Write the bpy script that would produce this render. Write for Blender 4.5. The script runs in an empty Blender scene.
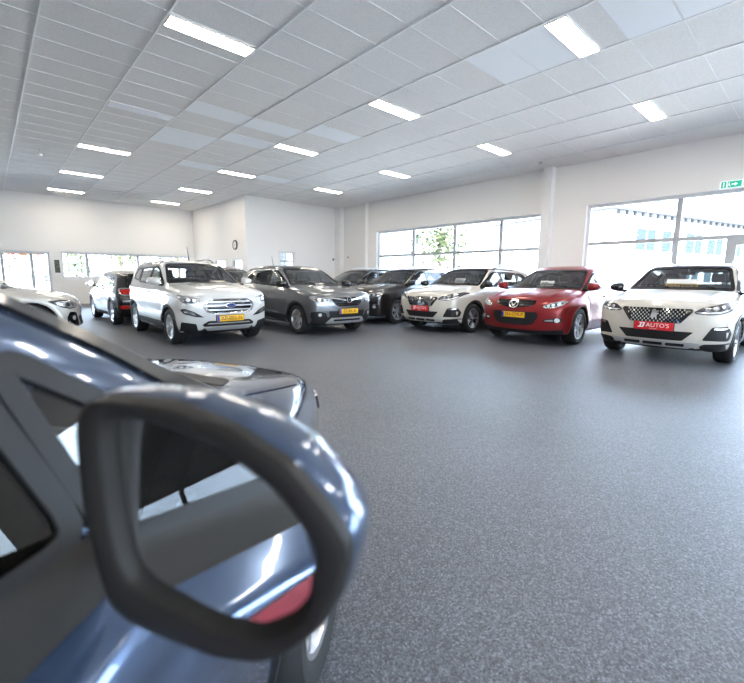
import bpy, bmesh, math, random
import numpy as np
from mathutils import Vector, Matrix
from mathutils.geometry import tessellate_polygon

random.seed(7)
COL = bpy.context.scene.collection
R = math.radians

# ------------------------------------------------------------------ materials
def mat(name, color, rough=.5, metal=0., coat=0., spec=.5, emit=None, strength=0., ior=1.5):
    m = bpy.data.materials.new(name); m.use_nodes = True
    b = m.node_tree.nodes['Principled BSDF']
    b.inputs['Base Color'].default_value = (*color, 1)
    b.inputs['Roughness'].default_value = rough
    b.inputs['Metallic'].default_value = metal
    b.inputs['Specular IOR Level'].default_value = spec
    b.inputs['Coat Weight'].default_value = coat
    b.inputs['Coat Roughness'].default_value = .03
    b.inputs['IOR'].default_value = ior
    if emit:
        b.inputs['Emission Color'].default_value = (*emit, 1)
        b.inputs['Emission Strength'].default_value = strength
    return m

def noise_color(m, c1, c2, scale, detail=2., bump=0., dist=.002, ramp=(.35, .65), rough=None):
    nt = m.node_tree; N = nt.nodes; L = nt.links
    b = N['Principled BSDF']
    tc = N.new('ShaderNodeTexCoord'); n = N.new('ShaderNodeTexNoise')
    n.inputs['Scale'].default_value = scale; n.inputs['Detail'].default_value = detail
    r = N.new('ShaderNodeValToRGB')
    r.color_ramp.elements[0].position = ramp[0]; r.color_ramp.elements[1].position = ramp[1]
    r.color_ramp.elements[0].color = (*c1, 1); r.color_ramp.elements[1].color = (*c2, 1)
    L.new(tc.outputs['Object'], n.inputs['Vector']); L.new(n.outputs['Fac'], r.inputs['Fac'])
    L.new(r.outputs['Color'], b.inputs['Base Color'])
    if bump:
        bm_ = N.new('ShaderNodeBump'); bm_.inputs['Strength'].default_value = bump
        bm_.inputs['Distance'].default_value = dist
        L.new(n.outputs['Fac'], bm_.inputs['Height']); L.new(bm_.outputs['Normal'], b.inputs['Normal'])
    return m

def glass(name, tint, refl=1.0, ior=1.5):
    m = bpy.data.materials.new(name); m.use_nodes = True
    nt = m.node_tree; N = nt.nodes; L = nt.links; N.clear()
    o = N.new('ShaderNodeOutputMaterial'); mx = N.new('ShaderNodeMixShader')
    t = N.new('ShaderNodeBsdfTransparent'); t.inputs['Color'].default_value = (*tint, 1)
    g = N.new('ShaderNodeBsdfGlossy'); g.inputs['Roughness'].default_value = .01
    f = N.new('ShaderNodeFresnel'); f.inputs['IOR'].default_value = ior
    ml = N.new('ShaderNodeMath'); ml.operation = 'MULTIPLY'; ml.inputs[1].default_value = refl
    L.new(f.outputs[0], ml.inputs[0]); L.new(ml.outputs[0], mx.inputs[0])
    L.new(t.outputs[0], mx.inputs[1]); L.new(g.outputs[0], mx.inputs[2]); L.new(mx.outputs[0], o.inputs[0])
    return m

def paint(name, color, metal=0., rough=.35, coat=1.):
    m = mat(name, color, rough, metal, coat)
    if metal > 0:
        nt = m.node_tree; N = nt.nodes; L = nt.links; b = N['Principled BSDF']
        tc = N.new('ShaderNodeTexCoord'); n = N.new('ShaderNodeTexNoise'); n.inputs['Scale'].default_value = 900
        mr = N.new('ShaderNodeMapRange'); mr.inputs['To Min'].default_value = rough-.06; mr.inputs['To Max'].default_value = rough+.06
        L.new(tc.outputs['Object'], n.inputs['Vector']); L.new(n.outputs['Fac'], mr.inputs['Value']); L.new(mr.outputs[0], b.inputs['Roughness'])
    return m

M = {}
M['white'] = paint('pearl_white_paint', (.62, .615, .60), 0, .3)
M['cream'] = paint('warm_white_paint', (.60, .565, .505), 0, .3)
M['silver'] = paint('silver_white_paint', (.66, .64, .60), .25, .35)
M['grey'] = paint('grey_metallic_paint', (.15, .158, .17), .6, .30)
M['brown'] = paint('dark_brown_paint', (.016, .012, .013), .2, .3)
M['red'] = paint('copper_red_paint', (.23, .018, .020), .25, .3, .15)
M['red'].node_tree.nodes['Principled BSDF'].inputs['Specular IOR Level'].default_value = .3
M['darkred'] = paint('dark_red_paint', (.10, .012, .016), .3, .3)
M['blueblack'] = paint('blue_black_paint', (.02, .028, .045), .3, .3)
M['black'] = paint('black_paint', (.012, .012, .013), .2, .25)
M['navy'] = paint('navy_metallic_paint', (.062, .095, .165), .7, .16)
M['plastic'] = mat('black_plastic', (.015, .015, .016), .5, spec=.3)
M['bezel'] = mat('grained_black_plastic', (.030, .028, .026), .5, spec=.3)
noise_color(M['bezel'], (.014, .0132, .0122), (.021, .0195, .018), 900, 2, .15, .0004)
M['gloss_black'] = mat('gloss_black', (.008, .008, .009), .12)
M['rubber'] = mat('tyre_rubber', (.014, .014, .014), .65)
M['under'] = mat('underbody_black', (.010, .010, .010), .8)
M['alloy'] = mat('silver_alloy', (.62, .62, .63), .28, .9)
M['darkalloy'] = mat('dark_alloy', (.05, .05, .055), .3, .7)
M['chrome'] = mat('chrome', (.78, .79, .80), .12, 1.)
M['satin'] = mat('satin_silver', (.55, .55, .55), .35, .7)
M['lamp'] = mat('headlamp_reflector', (.42, .43, .45), .18, .75, 1.)
M['lampdark'] = mat('headlamp_dark', (.07, .072, .08), .2, .3, 1.)
M['lens'] = mat('lamp_lens', (.80, .82, .85), .08, .35, 1.)
M['amber'] = mat('amber_lens', (.75, .25, .03), .15, 0, 1.)
M['tail'] = mat('red_tail_lens', (.62, .02, .015), .15, 0, 1.)
M['glass'] = glass('car_glass', (.86, .91, .90), 2.4)
M['tint'] = glass('tinted_car_glass', (.42, .47, .47), 1.)
M['dark'] = glass('cabin_shade_glass', (.16, .17, .17), 1.)  # tint darkened to carry the shade inside the foreground car's cabin
M['pane'] = glass('window_pane', (.97, .985, .99), .8)
M['inside'] = mat('cabin_dark_trim', (.085, .088, .09), .7)
M['liner'] = mat('cabin_headliner', (.40, .39, .38), .9)
M['seat'] = mat('seat_fabric', (.06, .06, .062), .85)
M['plate'] = mat('yellow_plate', (.80, .43, .01), .4)
M['plateblue'] = mat('plate_blue', (.01, .05, .38), .4)
M['platered'] = mat('red_plate', (.62, .012, .022), .4)
M['ink'] = mat('black_ink', (.01, .01, .01), .5)
M['whiteink'] = mat('white_ink', (.85, .85, .85), .5)
M['decal'] = mat('red_decal', (.60, .02, .03), .4)
M['paper'] = mat('white_card', (.80, .80, .80), .6)
M['yellowcard'] = mat('yellow_card', (.85, .50, .02), .5)
M['redreflection'] = mat('dark_red_reflection', (.22, .025, .035), .3)
M['fordblue'] = mat('badge_blue', (.01, .03, .20), .25)
M['mirror'] = mat('mirror_silver', (.86, .87, .88), .01, 1.)

M['wall'] = mat('white_wall', (.84, .83, .815), .75)
M['frame'] = mat('window_frame_white', (.74, .75, .76), .45)
M['greyframe'] = mat('window_frame_grey', (.42, .44, .46), .45)
M['tbar'] = mat('ceiling_grid_bar', (.88, .88, .88), .45)
M['tbar2'] = mat('ceiling_cross_bar', (.80, .80, .80), .6)
M['newtile'] = mat('new_ceiling_tile', (.90, .93, .96), .9)
M['led'] = mat('lamp_diffuser', (.9, .9, .9), .5, emit=(1., .90, .76), strength=17)
M['leddim'] = mat('lamp_diffuser_off', (.86, .89, .93), .5)
M['steel'] = mat('white_steel', (.8, .8, .8), .4)

# ------------------------------------------------------------------ mesh helpers
def link(name, verts, faces, m, parent=None, smooth=False, sharp=None, mats=None, mi=None):
    me = bpy.data.meshes.new(name)
    me.from_pydata([tuple(map(float, v)) for v in verts], [], [tuple(map(int, f)) for f in faces])
    for mm in (mats or [m]): me.materials.append(mm)
    if mi is not None: me.polygons.foreach_set('material_index', np.asarray(mi, dtype=np.int32))
    if smooth: me.polygons.foreach_set('use_smooth', np.ones(len(me.polygons), dtype=bool))
    me.update()
    if sharp: me.set_sharp_from_angle(angle=R(sharp))
    o = bpy.data.objects.new(name, me); COL.objects.link(o)
    if parent: o.parent = parent
    return o

class MB:
    def __init__(s): s.v = []; s.f = []
    def add(s, v, f):
        n = len(s.v); s.v += [tuple(p) for p in v]; s.f += [tuple(i+n for i in q) for q in f]
    def box(s, x0, x1, y0, y1, z0, z1, xf=None):
        v = [(x, y, z) for x in (x0, x1) for y in (y0, y1) for z in (z0, z1)]
        if xf: v = [xf(p) for p in v]
        s.add(v, [(0,1,3,2),(4,6,7,5),(0,4,5,1),(2,3,7,6),(0,2,6,4),(1,5,7,3)])
    def rbox(s, c, d, r=.03, seg=3, rot=None):
        bm = bmesh.new(); bmesh.ops.create_cube(bm, size=1)
        for v in bm.verts: v.co = Vector((v.co.x*d[0], v.co.y*d[1], v.co.z*d[2]))
        bmesh.ops.bevel(bm, geom=bm.edges[:], offset=r, segments=seg, affect='EDGES', profile=.5)
        mtx = Matrix.Translation(c) @ (rot or Matrix())
        bm.verts.index_update()
        s.add([mtx @ v.co for v in bm.verts], [[v.index for v in f.verts] for f in bm.faces]); bm.free()
    def tube(s, pts, r, n=10, caps=True):
        pts = [Vector(p) for p in pts]; rs = r if isinstance(r, (list, tuple)) else [r]*len(pts)
        vs = []; fs = []
        up = Vector((0, 0, 1))
        for i, p in enumerate(pts):
            t = (pts[min(i+1, len(pts)-1)] - pts[max(i-1, 0)]).normalized()
            a = t.cross(up) if abs(t.z) < .95 else t.cross(Vector((1, 0, 0)))
            a.normalize(); b = a.cross(t)
            for k in range(n):
                w = 2*math.pi*k/n
                vs.append(p + a*math.cos(w)*rs[i] + b*math.sin(w)*rs[i])
        for i in range(len(pts)-1):
            for k in range(n):
                fs.append((i*n+k, i*n+(k+1) % n, (i+1)*n+(k+1) % n, (i+1)*n+k))
        if caps:
            fs.append(tuple(range(n))[::-1]); fs.append(tuple((len(pts)-1)*n+k for k in range(n)))
        s.add(vs, fs)
    def lathe(s, prof, n=48, axis='y', closed=False):
        vs = []; fs = []; m = len(prof)
        for k in range(n):
            w = 2*math.pi*k/n
            for (r, h) in prof: vs.append((r*math.cos(w), h, r*math.sin(w)) if axis == 'y' else (r*math.cos(w), r*math.sin(w), h))
        for k in range(n):
            for i in range(m-1 if not closed else m):
                j = (i+1) % m; k2 = (k+1) % n
                fs.append((k*m+i, k*m+j, k2*m+j, k2*m+i))
        s.add(vs, fs)
    def loft(s, loops, cap0=False, cap1=False):
        n = len(loops[0]); vs = [p for l in loops for p in l]; fs = []
        for i in range(len(loops)-1):
            for k in range(n): fs.append((i*n+k, i*n+(k+1) % n, (i+1)*n+(k+1) % n, (i+1)*n+k))
        if cap0: fs.append(tuple(range(n))[::-1])
        if cap1: fs.append(tuple((len(loops)-1)*n+k for k in range(n)))
        s.add(vs, fs)
    def build(s, name, m, parent=None, smooth=False, sharp=None):
        return link(name, s.v, s.f, m, parent, smooth, sharp)

def tag(o, label=None, cat=None, group=None, kind=None):
    if label: o['label'] = label
    if cat: o['category'] = cat
    if group: o['group'] = group
    if kind: o['kind'] = kind
    return o
def empty(name, loc=(0, 0, 0), rz=0., label=None, cat=None, group=None):
    o = bpy.data.objects.new(name, None); COL.objects.link(o); o.location = loc; o.rotation_euler = (0, 0, rz)
    o.empty_display_size = .1
    return tag(o, label, cat, group)
def struct(o): o['kind'] = 'structure'; return o
KIDS = {}
def copy_tree(o, parent=None):
    c = o.copy(); COL.objects.link(c)
    if parent: c.parent = parent
    for ch in [x for x in bpy.data.objects if x.parent == o]: copy_tree(ch, c)
    return c

def text_mesh(txt, size, extr=.001, shear=0.):
    cu = bpy.data.curves.new('lettering', 'FONT'); cu.body = txt; cu.size = size; cu.extrude = extr
    cu.align_x = 'CENTER'; cu.align_y = 'CENTER'; cu.shear = shear; cu.resolution_u = 4
    o = bpy.data.objects.new('lettering', cu); COL.objects.link(o)
    dg = bpy.context.evaluated_depsgraph_get(); dg.update()
    me = bpy.data.meshes.new_from_object(o.evaluated_get(dg))
    v = [tuple(p.co) for p in me.vertices]; f = [tuple(p.vertices) for p in me.polygons]
    bpy.data.objects.remove(o); bpy.data.meshes.remove(me); bpy.data.curves.remove(cu)
    return v, f

# ------------------------------------------------------------------ 2D polygon helpers
def chaikin(p, n=2, closed=True):
    p = [tuple(q) for q in p]
    for _ in range(n):
        o = []
        for i in range(len(p)):
            a, b = p[i], p[(i+1) % len(p)]
            o += [(a[0]*.75+b[0]*.25, a[1]*.75+b[1]*.25), (a[0]*.25+b[0]*.75, a[1]*.25+b[1]*.75)]
        p = o
    return p
def rounded(p, r=.03, seg=4):
    out = []; n = len(p)
    for i in range(n):
        a, b, c = Vector(p[i-1]), Vector(p[i]), Vector(p[(i+1) % n])
        l1, l2 = (a-b).length, (c-b).length
        d1 = (a-b)*min(r/l1, .45) if l1 > 0 else a-b; d2 = (c-b)*min(r/l2, .45) if l2 > 0 else c-b
        p0, p2 = b+d1, b+d2
        for k in range(seg+1):
            t = k/seg; q = p0*(1-t)**2 + b*2*t*(1-t) + p2*t*t
            out.append((q.x, q.y))
    return out
def area(p): return .5*sum(p[i][0]*p[(i+1) % len(p)][1]-p[(i+1) % len(p)][0]*p[i][1] for i in range(len(p)))
def dense(p, step):
    o = []
    for i in range(len(p)):
        a, b = p[i], p[(i+1) % len(p)]; k = max(1, int(math.hypot(b[0]-a[0], b[1]-a[1])/step))
        o += [(a[0]+(b[0]-a[0])*j/k, a[1]+(b[1]-a[1])*j/k) for j in range(k)]
    return o
def inset(p, d):
    if area(p) < 0: p = p[::-1]
    n = len(p); o = []
    for i in range(n):
        a, b, c = p[i-1], p[i], p[(i+1) % n]
        e1 = Vector((b[0]-a[0], b[1]-a[1])); e2 = Vector((c[0]-b[0], c[1]-b[1]))
        if e1.length < 1e-9 or e2.length < 1e-9: o.append(b); continue
        e1.normalize(); e2.normalize()
        n1 = Vector((-e1.y, e1.x)); n2 = Vector((-e2.y, e2.x)); m = n1+n2
        if m.length < 1e-6: m = n1.copy()
        m.normalize(); k = d/max(.4, m.dot(n1))
        o.append((b[0]+m.x*k, b[1]+m.y*k))
    return o
def in_poly(px, py, poly):
    px = np.asarray(px); py = np.asarray(py); r = np.zeros(px.shape, bool); n = len(poly)
    for i in range(n):
        x1, y1 = poly[i]; x2, y2 = poly[(i+1) % n]
        c = ((y1 > py) != (y2 > py)) & (px < (x2-x1)*(py-y1)/((y2-y1) if y2 != y1 else 1e-12)+x1)
        r ^= c
    return r
def mir(p): return [(-a, b) for a, b in p][::-1]
def sym(half): return [(y, z) for y, z in half] + [(-y, z) for y, z in half[::-1]]
def circ(cx, cy, rx, ry=None, n=20): ry = ry or rx; return [(cx+rx*math.cos(2*math.pi*k/n), cy+ry*math.sin(2*math.pi*k/n)) for k in range(n)]
def tess(poly, step):
    bm = bmesh.new(); vs = [bm.verts.new((a, b, 0)) for a, b in poly]
    for t in tessellate_polygon([[Vector((a, b, 0)) for a, b in poly]]):
        try: bm.faces.new([vs[i] for i in t])
        except ValueError: pass
    us = [p[0] for p in poly]; ws = [p[1] for p in poly]
    for ax, lo, hi in ((0, min(us), max(us)), (1, min(ws), max(ws))):
        n = int((hi-lo)/step)
        for k in range(1, n+1):
            co = [0, 0, 0]; co[ax] = lo+(hi-lo)*k/(n+1); no = [0, 0, 0]; no[ax] = 1
            bmesh.ops.bisect_plane(bm, geom=bm.verts[:]+bm.edges[:]+bm.faces[:], plane_co=co, plane_no=no, dist=1e-6)
    bmesh.ops.recalc_face_normals(bm, faces=bm.faces[:])
    bm.verts.index_update(); bm.normal_update()
    V = np.array([(v.co.x, v.co.y) for v in bm.verts]); Fs = []
    for f in bm.faces:
        l = [v.index for v in f.verts]
        if f.normal.z < 0: l = l[::-1]
        Fs.append(l)
    B = []
    for e in bm.edges:
        if len(e.link_faces) == 1:
            f = e.link_faces[0]; l = [v.index for v in f.verts]
            if f.normal.z < 0: l = l[::-1]
            a, b = e.verts[0].index, e.verts[1].index
            ia = l.index(a)
            B.append((a, b) if l[(ia+1) % len(l)] == b else (b, a))
    bm.free()
    return V, Fs, B

# ------------------------------------------------------------------ surface nets
def nets(Fv, org, h):
    nx, ny, nz = Fv.shape; S = Fv < 0
    corners = [(a, b, c) for a in (0, 1) for b in (0, 1) for c in (0, 1)]
    tot = np.zeros((nx-1, ny-1, nz-1), np.int8)
    for a, b, c in corners: tot += S[a:nx-1+a, b:ny-1+b, c:nz-1+c]
    I, J, K = np.nonzero((tot > 0) & (tot < 8))
    idx = -np.ones((nx-1, ny-1, nz-1), np.int64); idx[I, J, K] = np.arange(len(I))
    vals = {c: Fv[I+c[0], J+c[1], K+c[2]] for c in corners}
    acc = np.zeros((len(I), 3)); cnt = np.zeros(len(I))
    for c in corners:
        for ax in range(3):
            if c[ax] == 0:
                d = list(c); d[ax] = 1; va, vb = vals[c], vals[tuple(d)]
                m = (va < 0) != (vb < 0)
                t = np.where(m, va/np.where(m, va-vb, 1), 0)
                p = np.tile(np.array(c, float), (len(I), 1)); p[:, ax] += t
                acc[m] += p[m]; cnt[m] += 1
    V = (acc/cnt[:, None]+np.stack([I, J, K], 1))*h+np.array(org)
    Q = []
    for ax in range(3):
        o1, o2 = (ax+1) % 3, (ax+2) % 3
        sl = [slice(None)]*3; sl2 = [slice(None)]*3
        sl[ax] = slice(0, -1); sl2[ax] = slice(1, None)
        A, Bv = S[tuple(sl)], S[tuple(sl2)]
        P = np.stack(np.nonzero(A != Bv), 1)
        ok = (P[:, o1] > 0) & (P[:, o2] > 0) & (P[:, o1] < Fv.shape[o1]-1) & (P[:, o2] < Fv.shape[o2]-1)
        P = P[ok]; ins = A[P[:, 0], P[:, 1], P[:, 2]]
        def g(d1, d2):
            q = P.copy(); q[:, o1] -= d1; q[:, o2] -= d2; return idx[q[:, 0], q[:, 1], q[:, 2]]
        a, b, c, d = g(1, 1), g(0, 1), g(0, 0), g(1, 0)
        q = np.stack([a, b, c, d], 1); q[~ins] = q[~ins][:, ::-1]
        Q.append(q)
    Q = np.concatenate(Q); Q = Q[(Q >= 0).all(1)]
    return V, Q

def smooth_table(xs, ys, lo, hi, n=400, w=.05):
    g = np.linspace(lo, hi, n); v = np.interp(g, xs, ys); k = max(1, int(w/(hi-lo)*n)); ker = np.ones(2*k+1)/(2*k+1)
    for _ in range(2): v = np.convolve(np.pad(v, k, mode='edge'), ker, mode='valid')
    return g, v

# ------------------------------------------------------------------ the car body as one smooth surface, and panels that follow it
class Body:
    def __init__(s, p):
        s.p = p; s.W = p['W']; s.wb = p['wb']; s.H = p['H']
        prof = chaikin(p['prof'], 2)
        s.x0, s.x1, s.z1 = -s.wb-1.25, 1.25, s.H+.35
        h = .0125; gx = np.arange(s.x0, s.x1, h); gz = np.arange(-.15, s.z1, h)
        X, Z = np.meshgrid(gx, gz, indexing='ij'); D = np.full(X.shape, 1e9)
        for i in range(len(prof)):
            a, b = prof[i], prof[(i+1) % len(prof)]; ex, ez = b[0]-a[0], b[1]-a[1]; l2 = ex*ex+ez*ez+1e-12
            t = np.clip(((X-a[0])*ex+(Z-a[1])*ez)/l2, 0, 1)
            D = np.minimum(D, (X-a[0]-t*ex)**2+(Z-a[1]-t*ez)**2)
        D = np.sqrt(D); D[in_poly(X, Z, prof)] *= -1
        s.D, s.gh, s.gx0, s.gz0 = D, h, gx[0], gz[0]
        W, belt, H = s.W, p['belt'], s.H
        sec = p.get('sec') or [(.10, .86), (.22, .94), (.40, .985), (.60, 1.0), (.78, .998), (belt-.06, .975), (belt, .945), (H, p.get('roofw', .70))]
        s.sg, s.sv = smooth_table([a for a, b in sec], [b for a, b in sec], 0, 2., 400, p.get('secw', .03))
        pl = p.get('plan') or [(s.x0, .86), (-s.wb-.75, .90), (-s.wb-.3, .985), (-s.wb*.5, 1.), (-.1, 1.), (.4, .975), (.75, .93), (1.2, .86)]
        s.pg, s.pv = smooth_table([a for a, b in pl], [b for a, b in pl], s.x0-.3, s.x1+.3, 500, .12)
        bw = [(-s.wb-.9, -p.get('bowr', .20)), (-s.wb-.25, -.12), (-s.wb+.5, -.02), (-1.6, .0), (-1.05, p.get('bowws', .13)), (-.1, p.get('bowws', .13)+.02), (.45, p.get('bown', .24)), (1.2, p.get('bown', .24)+.03)]
        s.bg, s.bv = smooth_table([a for a, b in bw], [b for a, b in bw], s.x0-.3, s.x1+.3, 500, .15)
        s.Rw = p['Rt']+.035
        s.tilt = p.get('tilt', .02)
    def sd2(s, x, z):
        u = np.clip((x-s.gx0)/s.gh, 0, s.D.shape[0]-1.001); w = np.clip((z-s.gz0)/s.gh, 0, s.D.shape[1]-1.001)
        i = u.astype(np.int32); j = w.astype(np.int32); a = u-i; b = w-j; D = s.D
        return (D[i, j]*(1-a)+D[i+1, j]*a)*(1-b)+(D[i, j+1]*(1-a)+D[i+1, j+1]*a)*b
    def base(s, P):
        x, y, z = P[..., 0], P[..., 1], P[..., 2]; ay = np.abs(y); t = np.minimum(ay/s.W, 1.3); p = s.p
        xs = x+np.interp(x, s.bg, s.bv)*t**p.get('bowe', 2.5)
        zs = z+p.get('crown', .055)*t**2.2*np.clip((z-.5)/.4, 0, 1)
        for (yr, amp, wd, xa, xb) in p.get('ridges', ()):
            zs = zs-amp*np.exp(-((ay-yr)/wd)**2)*np.clip((x-xa)/.25, 0, 1)*np.clip((xb-x)/.25, 0, 1)
        d1 = s.sd2(xs, zs)
        zr = z-s.tilt*np.clip(-x, -.5, s.wb+.5)/s.wb*1.0
        hw = s.W*np.interp(zr, s.sg, s.sv)*np.interp(x, s.pg, s.pv)
        zt = p['Rt']
        for xa in (0., -s.wb):
            rho = np.hypot(x-xa, z-zt)
            hw = hw+p.get('flare', .014)*np.exp(-((rho-s.Rw-.03)/.10)**2)
        for (z0, z1, amp, wd) in p.get('creases', ()):
            zc = z0+(z1-z0)*np.clip(-x/s.wb, -.3, 1.3)
            hw = hw+amp*np.exp(-((z-zc)/wd)**2)
        d2 = ay-hw
        k = p.get('round', .10)
        hh = np.maximum(k-np.abs(d1-d2), 0)/k
        return np.maximum(d1, d2)+hh*hh*k*.25
    def well(s, P):
        x, ay, z = P[..., 0], np.abs(P[..., 1]), P[..., 2]; zt = s.p['Rt']
        d = np.minimum(np.hypot(x, z-zt), np.hypot(x+s.wb, z-zt))-s.Rw
        return np.maximum(d, (s.W-.36)-ay)
    def f(s, P): return np.maximum(s.base(P), -s.well(P))
    def grad(s, P, fn=None, e=.004):
        fn = fn or s.base; G = np.zeros(P.shape)
        for a in range(3):
            d = np.zeros(3); d[a] = e; G[..., a] = (fn(P+d)-fn(P-d))/(2*e)
        return G
    def grid(s, h, fn, lo=None, hi=None):
        lo = lo or (s.x0+.02, -s.W-.1, .08); hi = hi or (s.x1, s.W+.1, s.H+.12)
        ax = [np.arange(lo[i], hi[i]+h, h) for i in range(3)]
        n = len(ax[1]); ax[1] = (np.arange(n)-(n-1)/2)*h
        P = np.stack(np.meshgrid(*ax, indexing='ij'), -1)
        return nets(fn(P), (ax[0][0], ax[1][0], ax[2][0]), h)
    def cast(s, O, d, far=2.6, step=.02):
        """first point of the body met from O along d; O (n,3), d (3)"""
        n = len(O); lo = np.full(n, -1.); prev = s.base(O); t = 0.; best = prev.copy(); bt = np.zeros(n)
        while t < far:
            t += step; v = s.base(O+d*t)
            hit = (lo < 0) & (v < 0); lo[hit] = t-step
            m = v < best; best[m] = v[m]; bt[m] = t
            if (lo >= 0).all(): break
        miss = lo < 0; a = np.where(miss, bt, lo); b = a+step
        for _ in range(22):
            c = (a+b)/2; v = s.base(O+d*c[:, None]); a = np.where(v > 0, c, a); b = np.where(v > 0, b, c)
        P = O+d*np.where(miss, bt, (a+b)/2)[:, None]
        if miss.any():
            Q = P[miss]
            for _ in range(6):
                G = s.grad(Q); Q = Q-G*(s.base(Q)/np.maximum((G*G).sum(-1), 1e-6))[:, None]
            P[miss] = Q
        return P
    def place(s, UV, view, az=0.):
        UV = np.asarray(UV, float); n = len(UV)
        if view == 'F': O = np.stack([np.full(n, 1.25), UV[:, 0], UV[:, 1]], 1); d = np.array([-1., 0, 0])
        elif view == 'R': O = np.stack([np.full(n, -s.wb-1.3), UV[:, 0], UV[:, 1]], 1); d = np.array([1., 0, 0])
        elif view == 'L': O = np.stack([UV[:, 0], np.full(n, s.W+.12), UV[:, 1]], 1); d = np.array([0, -1., 0])
        elif view == 'T': O = np.stack([UV[:, 0], UV[:, 1], np.full(n, s.H+.1)], 1); d = np.array([0, 0, -1.])
        elif view == 'A':   # seen from az degrees off the nose towards the left; u runs to the left
            a = R(az); c = np.array([math.cos(a), math.sin(a), 0]); u = np.array([-math.sin(a), math.cos(a), 0])
            O = c*2.+UV[:, :1]*u+np.stack([np.zeros(n), np.zeros(n), UV[:, 1]], 1); d = -c
        P = s.cast(O, d); G = s.grad(P); N = G/np.maximum(np.linalg.norm(G, axis=1, keepdims=True), 1e-6)
        return P, N
    FLIP = {'F': 0, 'R': 1, 'L': 1, 'T': 0, 'A': 0}
    def panel(s, name, poly, view, m, parent, off=.005, deep=.012, step=.05, az=0., side=0, sheet=False, smooth=True):
        """a panel cut to poly that follows the body; side=-1 gives its mirror twin on the right"""
        if area(poly) < 0: poly = poly[::-1]
        V, Fs, B = tess(dense(poly, step), step)
        P, N = s.place(V, view, az); n = len(P)
        top = P+N*off
        if s.FLIP[view]: Fs = [f[::-1] for f in Fs]; B = [(b, a) for a, b in B]
        vs = top; fs = list(Fs)
        if not sheet:
            vs = np.concatenate([top, P-N*deep])
            fs += [(b, a, a+n, b+n) for a, b in B]
        if side < 0: vs = vs*np.array([1, -1, 1]); fs = [f[::-1] for f in fs]
        o = link(name, vs, fs, m, parent, smooth, 35)
        return o
    def pair(s, name, poly, view, m, parent, **k):
        return s.panel(name, poly, view, m, parent, side=1, **k), s.panel(name, poly, view, m, parent, side=-1, **k)
    def ring(s, name, outer, inner, view, m, parent, off=.007, deep=.01, az=0., side=0, closed=True):
        n = len(outer); P, N = s.place(np.array(list(outer)+list(inner)), view, az)
        top = P+N*off; bot = P-N*deep; vs = np.concatenate([top, bot]); fs = []
        if area(list(outer)) < 0: flip = not s.FLIP[view]
        else: flip = s.FLIP[view]
        for k in range(n if closed else n-1):
            j = (k+1) % n
            fs += [(k, j, n+j, n+k), (j, k, 2*n+k, 2*n+j), (n+k, n+j, 3*n+j, 3*n+k)]
        if not closed: fs += [(0, n, 3*n, 2*n), (n-1, 2*n-1+2*n, 2*n-1, n-1)][:1]
        if flip: fs = [f[::-1] for f in fs]
        if side < 0: vs = vs*np.array([1, -1, 1]); fs = [f[::-1] for f in fs]
        return link(name, vs, fs, m, parent, True, 40)

# ------------------------------------------------------------------ wheels and seats
def make_wheel(parent, loc, side, Rt, width, rim_r, spokes, rim_m, style='five'):
    hw = width/2
    mb = MB()
    mb.lathe([(rim_r-.012, -hw+.01), (rim_r+.0, -hw), (rim_r+.008, hw*.2), (rim_r+.010, hw-.012), (rim_r+.004, hw), (rim_r-.012, hw-.004), (rim_r-.022, hw-.03), (rim_r-.03, -hw+.02)], 44, closed=True)
    # spokes, outer face at y=+hw side
    for k in range(spokes):
        for dd in ((-.13, .13) if style == 'twin' else (0,)):
            a = 2*math.pi*k/spokes+dd; ca, sa = math.cos(a), math.sin(a)
            a2 = 2*math.pi*k/spokes+dd*1.3; cb, sb = math.cos(a2), math.sin(a2)
            w0, w1 = (.030, .020) if style == 'twin' else (.040, .034) if spokes <= 6 else (.022, .016)
            pr = [(.05, w0, hw-.035), (.5*rim_r, (w0+w1)/2, hw-.022), (rim_r-.008, w1, hw-.012)]
            loops = []
            for i, (rr, w, yy) in enumerate(pr):
                c, sn = (ca, sa) if i < 2 else (cb, sb)
                q = []
                for (tw, dy) in ((-w, -.03), (-w*.8, 0), (w*.8, 0), (w, -.03)):
                    q.append((rr*c-tw*sn, yy+dy, rr*sn+tw*c))
                loops.append(q)
            mb.loft(loops, True, True)
    mb.lathe([(0.0001, hw-.018), (.035, hw-.018), (.062, hw-.026), (.075, hw-.06), (.07, hw-.1), (.0001, hw-.1)], 24)
    w = mb.build('wheel', rim_m, parent, True, 35)
    w.location = loc
    w.rotation_euler = (0, random.uniform(0, 1.2), 0 if side > 0 else math.pi)
    t = MB(); r0 = rim_r+.002
    t.lathe([(r0, -hw+.004), (r0+.02, -hw-.010), (Rt-.03, -hw-.012), (Rt-.008, -hw+.012), (Rt, -hw+.035), (Rt, -.012), (Rt-.006, -.010), (Rt-.006, .010), (Rt, .012), (Rt, hw-.035), (Rt-.008, hw-.012), (Rt-.03, hw+.012), (r0+.02, hw+.010), (r0, hw-.004)], 56, closed=True)
    t.build('tyre', M['rubber'], w, True, 50)
    d = MB(); d.lathe([(.0001, hw-.09), (rim_r*.68, hw-.09), (rim_r*.68, hw-.115), (.0001, hw-.115)], 32); d.build('brake_disc', M['darkalloy'], w)
    b = MB(); b.lathe([(.0001, -hw*.2), (rim_r-.028, -hw*.2), (rim_r-.028, -hw*.2-.01), (.0001, -hw*.2-.01)], 32); b.build('wheel_back', M['under'], w)
    return w

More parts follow.
